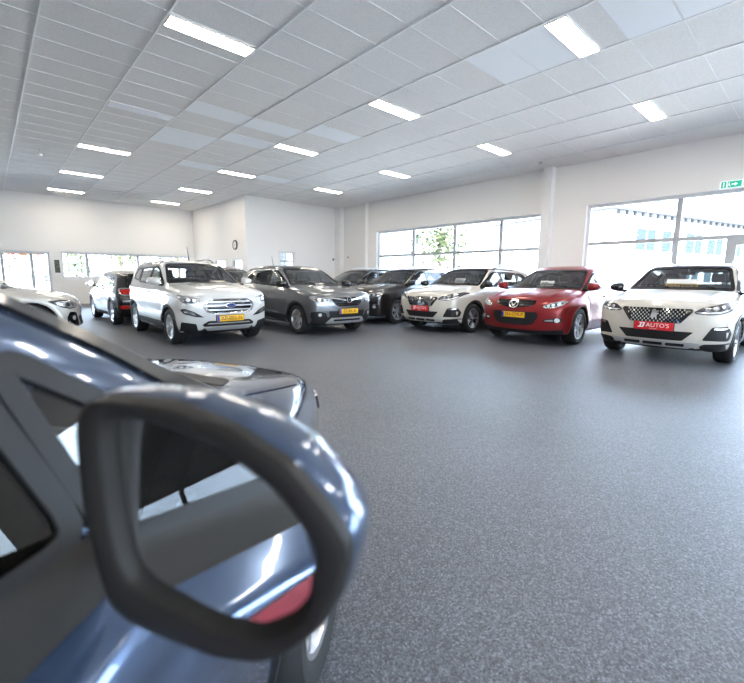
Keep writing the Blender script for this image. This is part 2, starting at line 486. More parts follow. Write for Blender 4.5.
def make_seat(parent, x, y, w=.50, z=.50, name='front_seat', H=1.12):
    mb = MB()
    mb.rbox((x, y, z), (.52, w, .16), .05)
    mb.rbox((x-.33, y, z+.36), (.14, w*.92, .66), .055, rot=Matrix.Rotation(R(-16), 4, 'Y'))
    s = mb.build(name, M['seat'], parent, True, 50)
    hs = MB()
    for yy in ((0,) if w < .6 else (-.42, .42)):
        hs.rbox((x-.46, y+yy, z+.80), (.09, .24, .17), .04, rot=Matrix.Rotation(R(-12), 4, 'Y'))
        hs.tube([(x-.43, y+yy-.05, z+.66), (x-.45, y+yy-.05, z+.75)], .008, 6); hs.tube([(x-.43, y+yy+.05, z+.66), (x-.45, y+yy+.05, z+.75)], .008, 6)
    hs.build('headrest', M['seat'], s, True, 50)

# ------------------------------------------------------------------ the generic car
def build_car(p, label, group=None, res=.03):
    B = Body(p); W, wb, H, belt = p['W'], p['wb'], p['H'], p['belt']
    car = empty('car', label=label, cat='car', group=group)
    pm = M[p['paint']]
    # glazing outlines ------------------------------------------------
    cx, cz = p['cowl']; rx, rz = p['roof']          # windscreen base and header on the centre line
    b0, b1 = p.get('beltf', belt+.005), p.get('beltr', belt+.05)
    xe = p.get('xe', -wb-.35); zt = p.get('zt', H-.165); zte = p.get('zte', zt-.05)
    def belt_z(x): return b0+(b1-b0)*min(1, max(0, (x-cx)/(xe-cx)))
    ya, yr_ = p.get('wsb', .74)*W/.92, p.get('wst', .585)*W/.92
    ws = sym([(ya, cz+.0-p.get('wsdrop', .02)), (ya*.985, cz+.06), (yr_, rz-.075)])
    ws = [(ya, cz-.005), (ya-.005, cz+.03), (yr_, rz-.085), (yr_-.06, rz-.06)] ; ws = sym(ws); ws = ws[:4]+ws[4:]
    ws = sym([(0, cz+.025), (ya*.6, cz+.015), (ya, cz-.0), (ya-.01, cz+.04), (yr_+.015, rz-.10), (yr_-.05, rz-.065), (0, rz-.05)])[1:-1]
    ws = rounded(ws, .03, 3)
    def aline(z): return cx+(rx-cx)*(z-cz)/(rz-cz)-p.get('aoff', .20)
    xb, xc = p.get('xb', -1.32), p.get('xc', -wb+.42)
    g1 = [(aline(b0)+p.get('tri', .0), b0), (xb+.045, belt_z(xb)), (xb+.02, zt), (aline(zt)-.03, zt-.005), (aline(zt-.06), zt-.06)]
    g2 = [(xb-.045, belt_z(xb)), (xc+.05, belt_z(xc)), (xc+.01, zt-.02), (xb-.03, zt)]
    g3 = [(xc-.05, belt_z(xc)+.005), (xe+.06, belt_z(xe)+.035), (xe+.16, (zte+b1)/2+.02), (xe+.30, zte), (xc-.04, zt-.025)]
    if 'g3' in p: g3 = p['g3']
    if 'g1' in p: g1 = p['g1']
    sides = [rounded(g1, .035, 3), rounded(g2, .035, 3)]+([rounded(g3, .035, 3)] if g3 else [])+([rounded(p['gq'], .02, 3)] if 'gq' in p else [])
    rwz0, rwz1 = p.get('rw', (b1+.05, H-.13)); yw0, yw1 = p.get('rwy', (.64, .52))
    rw = rounded(sym([(yw0, rwz0), (yw1, rwz1)]), .06, 4)
    # body shell -------------------------------------------------------
    V, Q = B.grid(res, B.f)
    for _ in range(3):
        G = B.grad(V, B.f); V = V-G*np.clip(B.f(V)/np.maximum((G*G).sum(-1), .2), -.01, .01)[:, None]
    C = V[Q].mean(1); Nn = B.grad(C, B.base)
    kill = np.zeros(len(Q), bool)
    for g in sides: kill |= in_poly(C[:, 0], C[:, 2], inset(g, res*.35)) & (np.abs(Nn[:, 1]) > .35)
    kill |= in_poly(C[:, 1], C[:, 2], inset(ws, res*.35)) & (Nn[:, 0] > .15) & (C[:, 0] < cx+.3)
    kill |= in_poly(C[:, 1], C[:, 2], inset(rw, res*.35)) & (Nn[:, 0] < -.25) & (C[:, 0] < -wb)
    black = (B.base(C) < -.012) | ((Nn[:, 2] < -.75) & (C[:, 2] < .4)) | (C[:, 2] < p.get('blackz', .2))
    if 'roofpaint' in p:
        rf = (C[:, 2] > zt+.055)
    keep = ~kill; mi = black[keep].astype(int); mats = [pm, M['under']]
    if 'roofpaint' in p: mats.append(M[p['roofpaint']]); mi = np.where(rf[keep], 2, mi)
    shell = link('body_shell', V, Q[keep], None, car, True, 42, mats, mi)
    # cabin lining -------------------------------------------------------
    def fin(P):
        f = B.base(P)+.05
        return np.maximum(np.maximum(f, .34-P[..., 2]), np.maximum(P[..., 0]-(cx+.02), (-wb-p.get('cabr', .72))-P[..., 0]))
    V2, Q2 = B.grid(.05, fin, lo=(-wb-.9, -W, .25), hi=(cx+.2, W, H+.05))
    C2 = V2[Q2].mean(1); N2 = B.grad(C2, fin); k2 = np.zeros(len(Q2), bool)
    for g in sides: k2 |= in_poly(C2[:, 0], C2[:, 2], inset(g, -.02)) & (np.abs(N2[:, 1]) > .4)
    k2 |= in_poly(C2[:, 1], C2[:, 2], [(a*1.03, b-.03) for a, b in ws]) & (N2[:, 0] > .2) & (C2[:, 2] > cz-.05)
    k2 |= in_poly(C2[:, 1], C2[:, 2], inset(rw, -.02)) & (N2[:, 0] < -.2)
    link('cabin_lining', V2, Q2[~k2], None, car, True, 50, [M['inside'], M['liner']], (C2[~k2][:, 2] > belt+.1).astype(int))
    # glass -----------------------------------------------------------------
    def window(name, g, view, gm, both, trim=.028, tm='gloss_black'):
        for sd in ((1, -1) if both else (1,)):
            w = B.panel(name, inset(g, .004), view, gm, car, off=.002, sheet=True, step=.08, side=sd)
            gd = dense(g, .06)
            B.ring('window_trim', inset(gd, p.get('strimo', -.012)), inset(gd, trim), view, M[tm], w, side=sd)
    window('windscreen', ws, 'F', M['glass'], False, p.get('wstrim', .03))
    for i, g in enumerate(sides): window('side_window', g, 'L', M[p.get('frontglass', 'glass') if i == 0 else 'glass' if i == 3 else p.get('rearglass', 'glass')], True, p.get('strim', .022), p.get('trim', 'gloss_black'))
    window('rear_window', rw, 'R', M[p.get('rearglass', 'glass')], False, .03)
    # black B pillar
    B.pair('pillar_cover', [(xb+.052, belt_z(xb)), (xb+.026, zt), (xb-.036, zt), (xb-.052, belt_z(xb))], 'L', M['gloss_black'], car, off=.006)
    if p.get('strip'):       # bright strip along the foot or the top of the glazing
        x_0, x_1 = aline(b0), xe+.05
        lo_ = [(x_0+.02-(x_0-x_1)*k/14, belt_z(x_0-(x_0-x_1)*k/14)-.030) for k in range(15)]
        hi_ = [(a, b+.018) for a, b in lo_]
        B.pair('belt_strip', lo_+hi_[::-1], 'L', M[p['strip']], car, off=.008, step=.15)
    if p.get('topstrip'):
        zz = [(aline(zt-.1)+.01, zt-.09), (aline(zt)-.02, zt+.015), (xb, zt+.03), (xc, zt+.02), (xe+.30, zte+.03), (xe+.10, (zte+b1)/2+.02), (xe+.02, b1+.04)]
        lo_ = []
        for i in range(len(zz)-1):
            for k in range(4): t = k/4; lo_.append((zz[i][0]*(1-t)+zz[i+1][0]*t, zz[i][1]*(1-t)+zz[i+1][1]*t))
        lo_.append(zz[-1]); hi_ = [(a, b+.02) for a, b in lo_]
        B.pair('window_arch_strip', lo_+hi_[::-1], 'L', M[p['topstrip']], car, off=.008, step=.15)
    # bonnet, doors, fuel flap ------------------------------------------------
    nb = p['bonnet']        # x of the front edge
    yb = p.get('bonw', .70)*W/.92
    bon = sym([(yb*.80, 0), (yb, 0)])
    bl = [(nb, 0), (nb-.03, yb*.55), (nb-.13, yb*.85), (nb-.32, yb), (cx-.06, yb*.98), (cx+.10, yb*.60), (cx+.15, 0)]
    bl = bl+[(a, -b) for a, b in bl[1:-1]][::-1]
    if p.get('bonnetpanel', True): B.panel('bonnet', rounded(bl, .04, 3), 'T', pm, car, off=.004, step=.06)
    sill = p.get('sillz', .36)
    d1 = [(aline(b0)-.06, b0-.04), (xb+.003, belt_z(xb)-.035), (xb+.003, sill), (B.Rw+.10-.95+.28 if False else -(B.Rw+.13), sill), (-(B.Rw+.13), .62), (aline(b0)+.02 if aline(b0) < -.42 else -.44, .80)]
    d2 = [(xb-.003, belt_z(xb)-.035), (xc-.02, belt_z(xc)-.035), (xc-.10, .84), (-wb+B.Rw+.10, .60), (-wb+B.Rw+.16, sill), (xb-.003, sill)]
    for d, hx in ((d1, xb+.14), (d2, max(xc+.09, -wb+.34))):
        for sd in (1, -1):
            dr = B.panel('door', rounded(d, .03, 3), 'L', pm, car, off=.004, step=.09, side=sd)
            hz = p.get('handlez', belt-.10)
            B.panel('door_handle', rounded([(hx-.10, hz-.014), (hx+.10, hz-.012), (hx+.10, hz+.014), (hx-.10, hz+.014)], .012, 3), 'L', M[p.get('handle', p['paint'])], dr, off=.030, deep=.0, step=.08, side=sd)
    # cladding -------------------------------------------------------------
    zt_ = p['Rt']
    if p.get('clad', True):
        cm = M['plastic']; cw = p.get('cladw', .055)
        for xa in (0., -wb):
            a0, a1 = R(-14), R(194); n = 26
            o_ = [(xa+(B.Rw+cw)*math.cos(a0+(a1-a0)*k/n), zt_+(B.Rw+cw)*math.sin(a0+(a1-a0)*k/n)) for k in range(n+1)]
            i_ = [(xa+(B.Rw+.003)*math.cos(a0+(a1-a0)*k/n), zt_+(B.Rw+.003)*math.sin(a0+(a1-a0)*k/n)) for k in range(n+1)]
            for sd in (1, -1): B.ring('wheel_arch_trim', o_, i_, 'L', cm, car, off=.010, side=sd, closed=False)
        xs0, xs1 = -(B.Rw+.02), -wb+B.Rw+.02
        B.pair('sill_cladding', [(xs0, .21), (xs0, sill-.01), (xs1, sill-.01), (xs1, .21)], 'L', cm, car, off=.010, step=.12)
        if p.get('doorstrip'):
            B.pair('door_strip', [(xs0-.1, sill+.005), (xs0-.1, sill+.045), (xs1+.1, sill+.055), (xs1+.1, sill+.015)], 'L', M[p['doorstrip']], car, off=.012, step=.15)
    # wheels ---------------------------------------------------------------------
    tw = p.get('tw', .225); yo = p.get('track', W-.13)
    for xa in (0., -wb):
        for sd in (1, -1): make_wheel(car, (xa, sd*yo, zt_), sd, zt_, tw, p.get('rim', .225), p.get('spokes', 5), M[p.get('rimm', 'alloy')], p.get('rstyle', 'five'))
    # mirrors ------------------------------------------------------------------------
    mz = p.get('mz', b0+.09); mx = p.get('mx', aline(b0)-.06)
    for sd in (1, -1):
        if p.get('own_right_mirror') and sd < 0: continue
        y0 = W*.915
        mb = MB(); loops = []; n = 20
        for (dx, sc) in ((-.06, .90), (-.055, .97), (-.02, 1.0), (.03, .93), (.07, .70), (.088, .35), (.092, .05)):
            lp = []
            for k in range(n):
                a = 2*math.pi*k/n; ca, sa = math.cos(a), math.sin(a)
                u = math.copysign(abs(ca)**.6, ca)*.115*sc; v = math.copysign(abs(sa)**.65, sa)*.078*sc
                lp.append((mx+dx-.10*max(0, u), sd*(y0+.145+u), mz+v*(1-.25*u/.115)))
            loops.append(lp if sd < 0 else lp[::-1])
        mb.loft(loops, True, True)
        mo = mb.build('side_mirror', M[p.get('mirrorm', p['paint'])], car, True, 40)
        st = MB(); st.loft([[(mx+.03, sd*(y0-.06), mz-.10), (mx-.05, sd*(y0-.06), mz-.10), (mx-.05, sd*(y0-.06), mz-.05), (mx+.03, sd*(y0-.06), mz-.05)], [(mx+.03, sd*(y0+.10), mz-.075), (mx-.03, sd*(y0+.10), mz-.075), (mx-.03, sd*(y0+.10), mz-.045), (mx+.03, sd*(y0+.10), mz-.045)]], True, True)
        st.build('mirror_arm', M['plastic'], mo)
        gl = MB(); gl.add([(mx-.064, sd*(y0+.145+.085*math.cos(2*math.pi*k/16)), mz+.055*math.sin(2*math.pi*k/16)) for k in range(16)], [tuple(range(16))]); gl.build('mirror_glass', M['mirror'], mo)
    # rails, wipers, aerial -------------------------------------------------------------
    if p.get('rails'):
        for sd in (1, -1):
            ys = W*p.get('roofw', .70)-.085
            uv = [(rx-.25-(wb+.05+rx-.25+.0)*k/12*1.0, ys) for k in range(13)]
            x_a, x_b = rx-.22, -wb-.20
            uv = [(x_a+(x_b-x_a)*k/14, ys) for k in range(15)]
            P, N = B.place(uv, 'T'); hgt = [.0, .035, .045]+[.05]*9+[.045, .035, .0]
            mb = MB(); mb.tube([(q[0], q[1]*sd, q[2]+hh) for q, hh in zip(P, hgt)], .016, 8)
            mb.build('roof_rail', M[p['rails']], car, True, 50)
    if p.get('wipers', True):
        for (ya_, yb_) in ((.50, .02), (-.12, -.58)):
            P, N = B.place([(ya_*W/.92+(yb_-ya_)*k/6, cz+.03+.04*math.sin(k/6*2.6)) for k in range(7)], 'F')
            mb = MB(); mb.tube(P+N*.016, .0055, 6); mb.build('wiper', M['plastic'], car, True)
    if p.get('aerial'):
        P, N = B.place([(p['aerial'], 0.)], 'T'); q = P[0]; mb = MB()
        if p.get('fin', True): mb.loft([[(q[0]+.08, .0, q[2]-.01), (q[0]-.02, -.03, q[2]-.01), (q[0]-.10, 0, q[2]-.01), (q[0]-.02, .03, q[2]-.01)], [(q[0]-.06, 0, q[2]+.06), (q[0]-.075, -.008, q[2]+.06), (q[0]-.10, 0, q[2]+.06), (q[0]-.075, .008, q[2]+.06)]], True, True)
        else: mb.tube([q-np.array([0, 0, .01]), q+np.array([-.10, 0, .32])], [.008, .004], 6)
        mb.build('aerial', M['plastic'], car)
    # interior ----------------------------------------------------------------------------
    mb = MB(); dz = cz-.06
    mb.rbox((cx-.42, 0, dz-.12), (.42, W*1.50, .26), .08); mb.rbox((cx-.50, W*.38, dz+.005), (.22, .36, .08), .035)
    mb.rbox((cx-.62, 0, dz-.33), (.35, .26, .34), .05)
    mb.build('dashboard', M['inside'], car, True, 50)
    mb = MB(); n = 20
    mb.tube([(cx-.76+.30*.19*math.sin(a), W*.40+.185*math.cos(a), dz-.06+.185*math.sin(a)) for a in [2*math.pi*k/n for k in range(n+1)]], .015, 8, False)
    mb.rbox((cx-.75, W*.40, dz-.06), (.05, .16, .12), .02); mb.tube([(cx-.76-.05, W*.40-.18, dz-.065), (cx-.76+.01, W*.40+.18, dz-.065)], .014, 6)
    mb.tube([(cx-.74, W*.40, dz-.07), (cx-.52, W*.40, dz-.13)], .03, 8)
    mb.build('steering_wheel', M['inside'], car, True, 50)
    sz = .54-(1.63-H)*1.0
    make_seat(car, p.get('seatx', -1.18), W*.40, z=sz); make_seat(car, p.get('seatx', -1.18), -W*.40, z=sz)
    make_seat(car, max(p.get('rseatx', -1.98), -wb+.42), 0, w=1.26, z=sz-.0, name='rear_seat')
    # rear view mirror
    mb = MB(); mb.rbox((rx+.16, 0, rz-.16), (.03, .22, .065), .012); mb.tube([(rx+.17, 0, rz-.15), (rx+.10, 0, rz-.07)], .01, 6); mb.build('rear_view_mirror', M['plastic'], car, True, 50)
    # tail ----------------------------------------------------------------------------------
    tl = p.get('tail', [(.62, .86), (.86, .88), (.84, 1.02), (.60, .99)])
    if not p.get('own_tail'):
        for sd in (1, -1): B.panel('tail_light', rounded(tl, .03, 3), 'R', M['tail'], car, off=.008, step=.08, side=sd)
    return car, B

def plate(B, car, z, kind, text=None, w=.52, h=.112, y=0., up=0.):
    P, N = B.place([(y-w*.4, z), (y+w*.4, z), (y, z), (y, z+h*.5), (y, z-h*.5)], 'F'); x = P[:, 0].max()+.006
    mb = MB(); mb.rbox((x+.006, y, z), (.012, w, h), .005, 2)
    pl = mb.build('number_plate', M['plate' if kind == 'nl' else 'platered'], car, True, 40)
    xf = lambda v, dx=.0125: (x+dx+v[2], y+v[0]+v[1]*0, z+v[1])
    bk = MB(); bk.rbox((x-.012, y, z), (.03, w+.02, h+.02), .006, 2); bk.build('plate_holder', M['plastic'], pl)
    if kind == 'nl':
        mb = MB(); mb.box(x+.0125, x+.0135, y-w*.5+.004, y-w*.5+.044, z-h*.5+.004, z+h*.5-.004); mb.build('blue_band', M['plateblue'], pl)
        v, f = text_mesh(text, .098, .0006); cxm = .02
        link('lettering', [(x+.0132+q[2], y+cxm+q[0]*1.02, z+q[1]) for q in v], f, M['ink'], pl)
    else:
        # the dealer's slanted double J, then the word
        v, f = text_mesh("AUTO'S", .085, .0006)
        sx = 1.05
        v = [(q[0]*sx+.055, q[1]+.008, q[2]) for q in v]
        link('lettering', [(x+.0132+q[2], y+q[0], z+q[1]) for q in v], f, M['whiteink'], pl)
        mk = MB()
        for (o, sc) in ((-.185, 1.), (-.145, 1.)):
            pts = [(o+.035, .045), (o-.005, .045), (o-.01, .030), (o+.012, .030), (o-.004, -.018), (o-.022, -.020), (o-.028, -.034), (o+.006, -.034), (o+.018, -.022)]
            for t in tessellate_polygon([[Vector((a, b, 0)) for a, b in pts]]):
                mk.add([(x+.0138, y+pts[i][0], z+pts[i][1]+.004) for i in t], [(0, 1, 2)])
        mk.build('dealer_mark', M['whiteink'], pl)
        v, f = text_mesh("AUTO'S", .022, .0006)
        link('small_lettering', [(x+.0132+q[2], y+q[0]*1.3, z+q[1]-.043) for q in v], f, M['whiteink'], pl)
    return pl

def discs(B, parent, items, m='lens', name='lamp_lens', view='F', off=.012):
    for (y, z, r) in items:
        for sd in (1, -1):
            B.panel(name, circ(y, z, r), view, M[m], parent[0 if sd > 0 else 1], off=off, deep=.005, step=.03, side=sd)

# ================================================================== CARS
def place_car(car, x, y, fwd):
    """front axle centre at x, y; fwd = heading of the bonnet in degrees from +X"""
    car.location = (x, y, 0); car.rotation_euler = (0, 0, R(fwd))

# ---- white crossover with a chequered grille (two of them)
P3 = dict(W=.92, wb=2.64, H=1.625, belt=1.03, paint='cream', Rt=.345, tw=.225, rim=.235, spokes=5, rstyle='twin', rimm='alloy',
  prof=[(.60, .20), (.86, .24), (.915, .40), (.925, .62), (.915, .80), (.88, .915), (.80, .965), (.45, 1.035), (-.05, 1.095), (-.30, 1.125), (-.80, 1.40), (-1.12, 1.56), (-1.45, 1.615), (-2.1, 1.62), (-2.75, 1.575), (-3.12, 1.51), (-3.22, 1.45), (-3.36, 1.12), (-3.46, 1.0), (-3.50, .70), (-3.47, .40), (-3.35, .24), (-3.0, .20)],
  cowl=(-.30, 1.12), roof=(-1.16, 1.575), bonnet=.80, beltf=1.06, beltr=1.13, xb=-1.42, xc=-2.26, xe=-2.95, rails='satin', roofpaint='black', strip='chrome', topstrip='chrome',
  ridges=((.60, .018, .05, -.35, .75),), creases=((.86, .90, .010, .05), (.62, .60, -.010, .08)), aerial=-2.75, handle='cream', mirrorm='gloss_black', rearglass='tint', own_tail=False, bown=.26,
  flare=.018, aoff=.17)
def fascia_p3(car, B):
    g = sym([(.45, .855), (.47, .82), (.335, .635)])
    gr = B.panel('grille', rounded(g, .02, 3), 'F', M['gloss_black'], car, off=.006, step=.06)
    mb = MB(); row = 0; uv = []
    for z in np.arange(.655, .85, .030):
        half = .335+(.45-.335)*(z-.635)/.22-.03
        k = int(half/.052)
        for i in range(-k, k+1):
            y = i*.052+(.026 if row % 2 else 0)
            if abs(y) < half and not (abs(y) < .075 and .66 < z < .85): uv.append((y, z))
        row += 1
    for (y, z) in uv:
        sg = .006
        P, N = B.place([(y-.008, z-.013), (y+.008, z-.013), (y+.008+sg*0, z+.013), (y-.008, z+.013)], 'F')
        t = P+N*.016; mb.add(list(t)+list(P), [(0, 1, 2, 3), (1, 0, 4, 5), (2, 1, 5, 6), (3, 2, 6, 7), (0, 3, 7, 4)])
    mb.build('grille_mesh', M['chrome'], gr)
    # rearing animal badge built from its own outline
    lion = [(-.030, -.075), (-.012, -.075), (-.004, -.040), (.012, -.045), (.020, -.075), (.038, -.075), (.030, -.035), (.036, .0), (.058, .012), (.052, .028), (.026, .018), (.038, .040), (.058, .048), (.050, .062), (.020, .052), (.010, .078), (-.018, .082), (-.040, .062), (-.036, .035), (-.046, .0), (-.050, -.03), (-.064, -.045), (-.055, -.055), (-.040, -.04)]
    B.panel('badge', [(a, .755+b) for a, b in lion], 'F', M['chrome'], gr, off=.020, deep=.01, step=.04)
    hl = [(.475, .815), (.50, .785), (.66, .775), (.79, .795), (.87, .84), (.885, .95), (.83, .965), (.70, .915), (.57, .885)]
    h = B.pair('headlight', rounded(hl, .015, 2), 'F', M['lampdark'], car, off=.006, step=.05)
    for i, sd in ((0, 1), (1, -1)):
        B.panel('running_lamp', [(.49, .808), (.60, .788), (.77, .803), (.85, .845), (.855, .875), (.77, .828), (.61, .812)], 'F', M['lens'], h[i], off=.011, step=.05, side=sd)
        for (y, z, r) in ((.62, .848, .026), (.71, .868, .032), (.80, .893, .034)): B.panel('lamp_lens', circ(y, z, r), 'F', M['lamp'], h[i], off=.012, step=.03, side=sd)
    B.panel('lower_intake', rounded(sym([(.50, .515), (.37, .375)]), .02, 3), 'F', M['plastic'], car, off=.006, step=.06)
    sk = B.panel('skid_plate', rounded(sym([(.56, .36), (.60, .33), (.44, .265)]), .02, 3), 'F', M['satin'], car, off=.012, step=.06)
    for (a, b) in ((-.13, .13), (.17, .40), (-.40, -.17)): B.panel('skid_slot', rounded([(a, .293), (b, .293), (b+.0, .333), (a, .333)], .012, 2), 'F', M['plastic'], sk, off=.016, step=.06)
    c = B.pair('corner_intake', rounded([(.60, .40), (.70, .60), (.86, .615), (.885, .50), (.87, .40)], .025, 3), 'F', M['plastic'], car, off=.008, step=.05)
    for i, sd in ((0, 1), (1, -1)):
        B.panel('fog_lamp', rounded([(.715, .565), (.85, .575), (.86, .60), (.72, .592)], .008, 2), 'F', M['chrome'], c[i], off=.014, step=.05, side=sd)
    B.pair('bumper_corner', rounded([(.62, .23), (.57, .30), (.62, .34), (.885, .365), (.885, .23)], .02, 3), 'F', M['plastic'], car, off=.007, step=.05)
    B.pair('bumper_blade', rounded([(.55, .375), (.60, .40), (.80, .395), (.80, .365), (.62, .35)], .01, 2), 'F', M['cream'], car, off=.012, step=.05)
    plate(B, car, .575, 'red', w=.52, h=.125)
p1, B = build_car(P3, 'white crossover with chequered grille and red plate, parked between the dark brown and red cars')
fascia_p3(p1, B)
# red lettering band on its flank
B.pair('door_red_band', rounded([(-1.05, .70), (-1.05, .80), (-2.2, .83), (-2.2, .73)], .02, 2), 'L', M['decal'], p1, off=.007, step=.12)
place_car(p1, 8.53, 6.62, 180+1)
p2 = copy_tree(p1); p2['label'] = 'white crossover with black chequered grille and red plate, nearest the glass exit door'
place_car(p2, 8.53, 1.80, 180)

# ---- white small SUV
PE = dict(W=.8825, wb=2.50, H=1.63, belt=1.07, paint='white', Rt=.335, tw=.205, rim=.222, spokes=5, rstyle='twin', rimm='alloy',
  prof=[(.45, .22), (.68, .26), (.755, .40), (.78, .60), (.775, .82), (.74, .97), (.66, 1.035), (.35, 1.085), (-.10, 1.135), (-.32, 1.15), (-.75, 1.42), (-1.02, 1.565), (-1.35, 1.62), (-2.1, 1.63), (-2.75, 1.59), (-3.0, 1.52), (-3.10, 1.30), (-3.18, 1.05), (-3.22, .75), (-3.20, .45), (-3.05, .26), (-2.7, .22)],
  cowl=(-.32, 1.145), roof=(-1.06, 1.585), bonnet=.665, beltf=1.09, beltr=1.17, xb=-1.36, xc=-2.16, xe=-2.72, rails='gloss_black', creases=((.98, 1.02, .014, .05), (.62, .62, -.014, .09)), handle='white', rearglass='glass',
  ridges=((.52, .022, .06, -.3, .6),), g3=None, aoff=.18, clad=True, cladw=.05, sillz=.42, doorstrip='white', bown=.20, fin=False, aerial=-1.25)
PE['g3'] = [(-2.21, 1.18), (-2.62, 1.22), (-2.66, 1.32), (-2.50, 1.45), (-2.20, 1.455)]
eco, B = build_car(PE, 'white small SUV with wide trapezoid grille and yellow plate, in front of the black hatchback')
gr = B.panel('grille', rounded(sym([(.34, .855), (.45, .80), (.475, .745), (.43, .645), (.35, .615)]), .03, 3), 'F', M['gloss_black'], eco, off=.006, step=.06)
for (z0, z1, y0, y1) in ((.800, .826, .35, .41), (.731, .755, .445, .455), (.655, .678, .42, .39)):
    B.panel('grille_bar', rounded(sym([(y0, z1), (y1, z0)]), .012, 2), 'F', M['satin'], gr, off=.022, step=.06)
B.ring('grille_surround', dense(rounded(sym([(.35, .87), (.465, .81), (.492, .745), (.443, .632), (.355, .60)]), .03, 3), .06), inset(dense(rounded(sym([(.35, .87), (.465, .81), (.492, .745), (.443, .632), (.355, .60)]), .03, 3), .06), .022), 'F', M['chrome'], gr, off=.012)
bd = B.panel('badge', circ(0, .745, .100, .042, 28), 'F', M['chrome'], gr, off=.032, deep=.02, step=.06)
B.panel('badge_field', circ(0, .745, .092, .034, 28), 'F', M['fordblue'], bd, off=.035, step=.06)
v, f = text_mesh('Ford', .052, .0005, .25); P_, N_ = B.place([(0, .745)], 'F')
link('badge_script', [(P_[0][0]+.0375, q[0]*1.2, .745+q[1]) for q in v], f, M['whiteink'], bd)
h = B.pair('headlight', rounded([(.50, .855), (.545, .80), (.66, .765), (.78, .79), (.835, .86), (.84, .95), (.74, .925), (.60, .895)], .025, 3), 'F', M['lamp'], eco, off=.007, step=.05)
for i, sd in ((0, 1), (1, -1)):
    B.panel('lamp_bezel', rounded([(.54, .845), (.57, .81), (.67, .788), (.76, .81), (.80, .87), (.70, .892)], .02, 3), 'F', M['lampdark'], h[i], off=.010, step=.05, side=sd)
    for (y, z, r) in ((.62, .838, .028), (.71, .85, .034)): B.panel('lamp_lens', circ(y, z, r), 'F', M['lens'], h[i], off=.016, step=.03, side=sd)
c = B.pair('fog_lamp_recess', rounded([(.47, .535), (.60, .545), (.78, .60), (.83, .68), (.78, .70), (.63, .64)], .02, 3), 'F', M['plastic'], eco, off=.008, step=.05)
for i, sd in ((0, 1), (1, -1)):
    B.panel('fog_lamp', rounded([(.60, .57), (.76, .615), (.80, .665), (.76, .675), (.64, .625)], .015, 2), 'F', M['lamp'], c[i], off=.013, step=.05, side=sd)
lo = B.panel('lower_intake', rounded(sym([(.40, .465), (.50, .40), (.47, .365)]), .015, 2), 'F', M['plastic'], eco, off=.007, step=.06)
B.panel('lower_intake_bar', sym([(.38, .428), (.42, .408)]), 'F', M['satin'], lo, off=.014, step=.08)
B.panel('bumper_underside', rounded(sym([(.46, .335), (.50, .30), (.56, .29), (.60, .42), (.82, .46), (.82, .24), (.5, .235)]), .02, 2), 'F', M['plastic'], eco, off=.010, step=.06)
B.panel('bumper_lip', rounded(sym([(.43, .355), (.45, .33), (.40, .29)]), .01, 2), 'F', M['satin'], eco, off=.016, step=.06)
plate(B, eco, .505, 'nl', 'XP-055-N')
place_car(eco, 3.32, 8.34, -90)

# ---- grey crossover
PO = dict(W=.8825, wb=2.60, H=1.60, belt=1.03, paint='grey', Rt=.335, tw=.215, rim=.225, spokes=5, rstyle='twin', rimm='alloy',
  prof=[(.50, .21), (.74, .25), (.80, .40), (.825, .60), (.815, .80), (.77, .93), (.68, .975), (.35, 1.035), (-.10, 1.08), (-.34, 1.10), (-.80, 1.36), (-1.10, 1.52), (-1.45, 1.59), (-2.1, 1.595), (-2.7, 1.555), (-3.02, 1.48), (-3.16, 1.28), (-3.28, 1.05), (-3.34, .75), (-3.32, .45), (-3.18, .25), (-2.8, .21)],
  cowl=(-.34, 1.095), roof=(-1.14, 1.545), bonnet=.70, beltf=1.04, beltr=1.15, xb=-1.42, xc=-2.26, xe=-2.78, rails=None, topstrip='chrome', roofpaint='black', creases=((.92, 1.0, .012, .06), (.60, .60, -.012, .10)), handle='grey', mirrorm='gloss_black', rearglass='tint', ridges=((.50, .015, .07, -.3, .6),),
  aoff=.18, sillz=.42, doorstrip='chrome', bown=.24, aerial=-2.6, fin=False, cladw=.05)
opel, B = build_car(PO, 'grey crossover with black roof and yellow plate, beside the white small SUV')
gr = B.panel('grille', rounded(sym([(.42, .845), (.43, .80), (.36, .70), (.27, .655)]), .04, 3), 'F', M['gloss_black'], opel, off=.006, step=.06)
B.panel('grille_wing', rounded([(.08, .77), (.10, .80), (.44, .845), (.43, .82), (.2, .785)], .008, 2), 'F', M['chrome'], gr, off=.018, step=.06)
B.panel('grille_wing', rounded(mir([(.08, .77), (.10, .80), (.44, .845), (.43, .82), (.2, .785)]), .008, 2), 'F', M['chrome'], gr, off=.018, step=.06)
for z in (.69, .73): B.panel('grille_bar', sym([(.33+(z-.69)*.8, z+.006), (.33+(z-.69)*.8, z-.006)]), 'F', M['darkalloy'], gr, off=.012, step=.08)
oc = circ(0, .785, .068, .068, 28)
bd = B.ring('badge', oc, inset(oc, .014), 'F', M['chrome'], gr, off=.034, deep=.0)
B.panel('badge_bolt', [(-.09, .775), (.02, .795), (-.005, .775), (.09, .795), (-.015, .773), (.012, .793)], 'F', M['chrome'], bd, off=.036, step=.05)
h = B.pair('headlight', rounded([(.475, .80), (.50, .745), (.60, .725), (.74, .745), (.83, .80), (.84, .87), (.74, .855), (.60, .83)], .03, 3), 'F', M['lamp'], opel, off=.007, step=.05)
for i, sd in ((0, 1), (1, -1)):
    B.panel('lamp_bezel', rounded([(.50, .795), (.52, .76), (.61, .745), (.73, .762), (.80, .81), (.72, .825)], .02, 3), 'F', M['lampdark'], h[i], off=.010, step=.05, side=sd)
    for (y, z, r) in ((.58, .782, .032), (.69, .793, .034)): B.panel('lamp_lens', circ(y, z, r), 'F', M['lens'], h[i], off=.016, step=.03, side=sd)
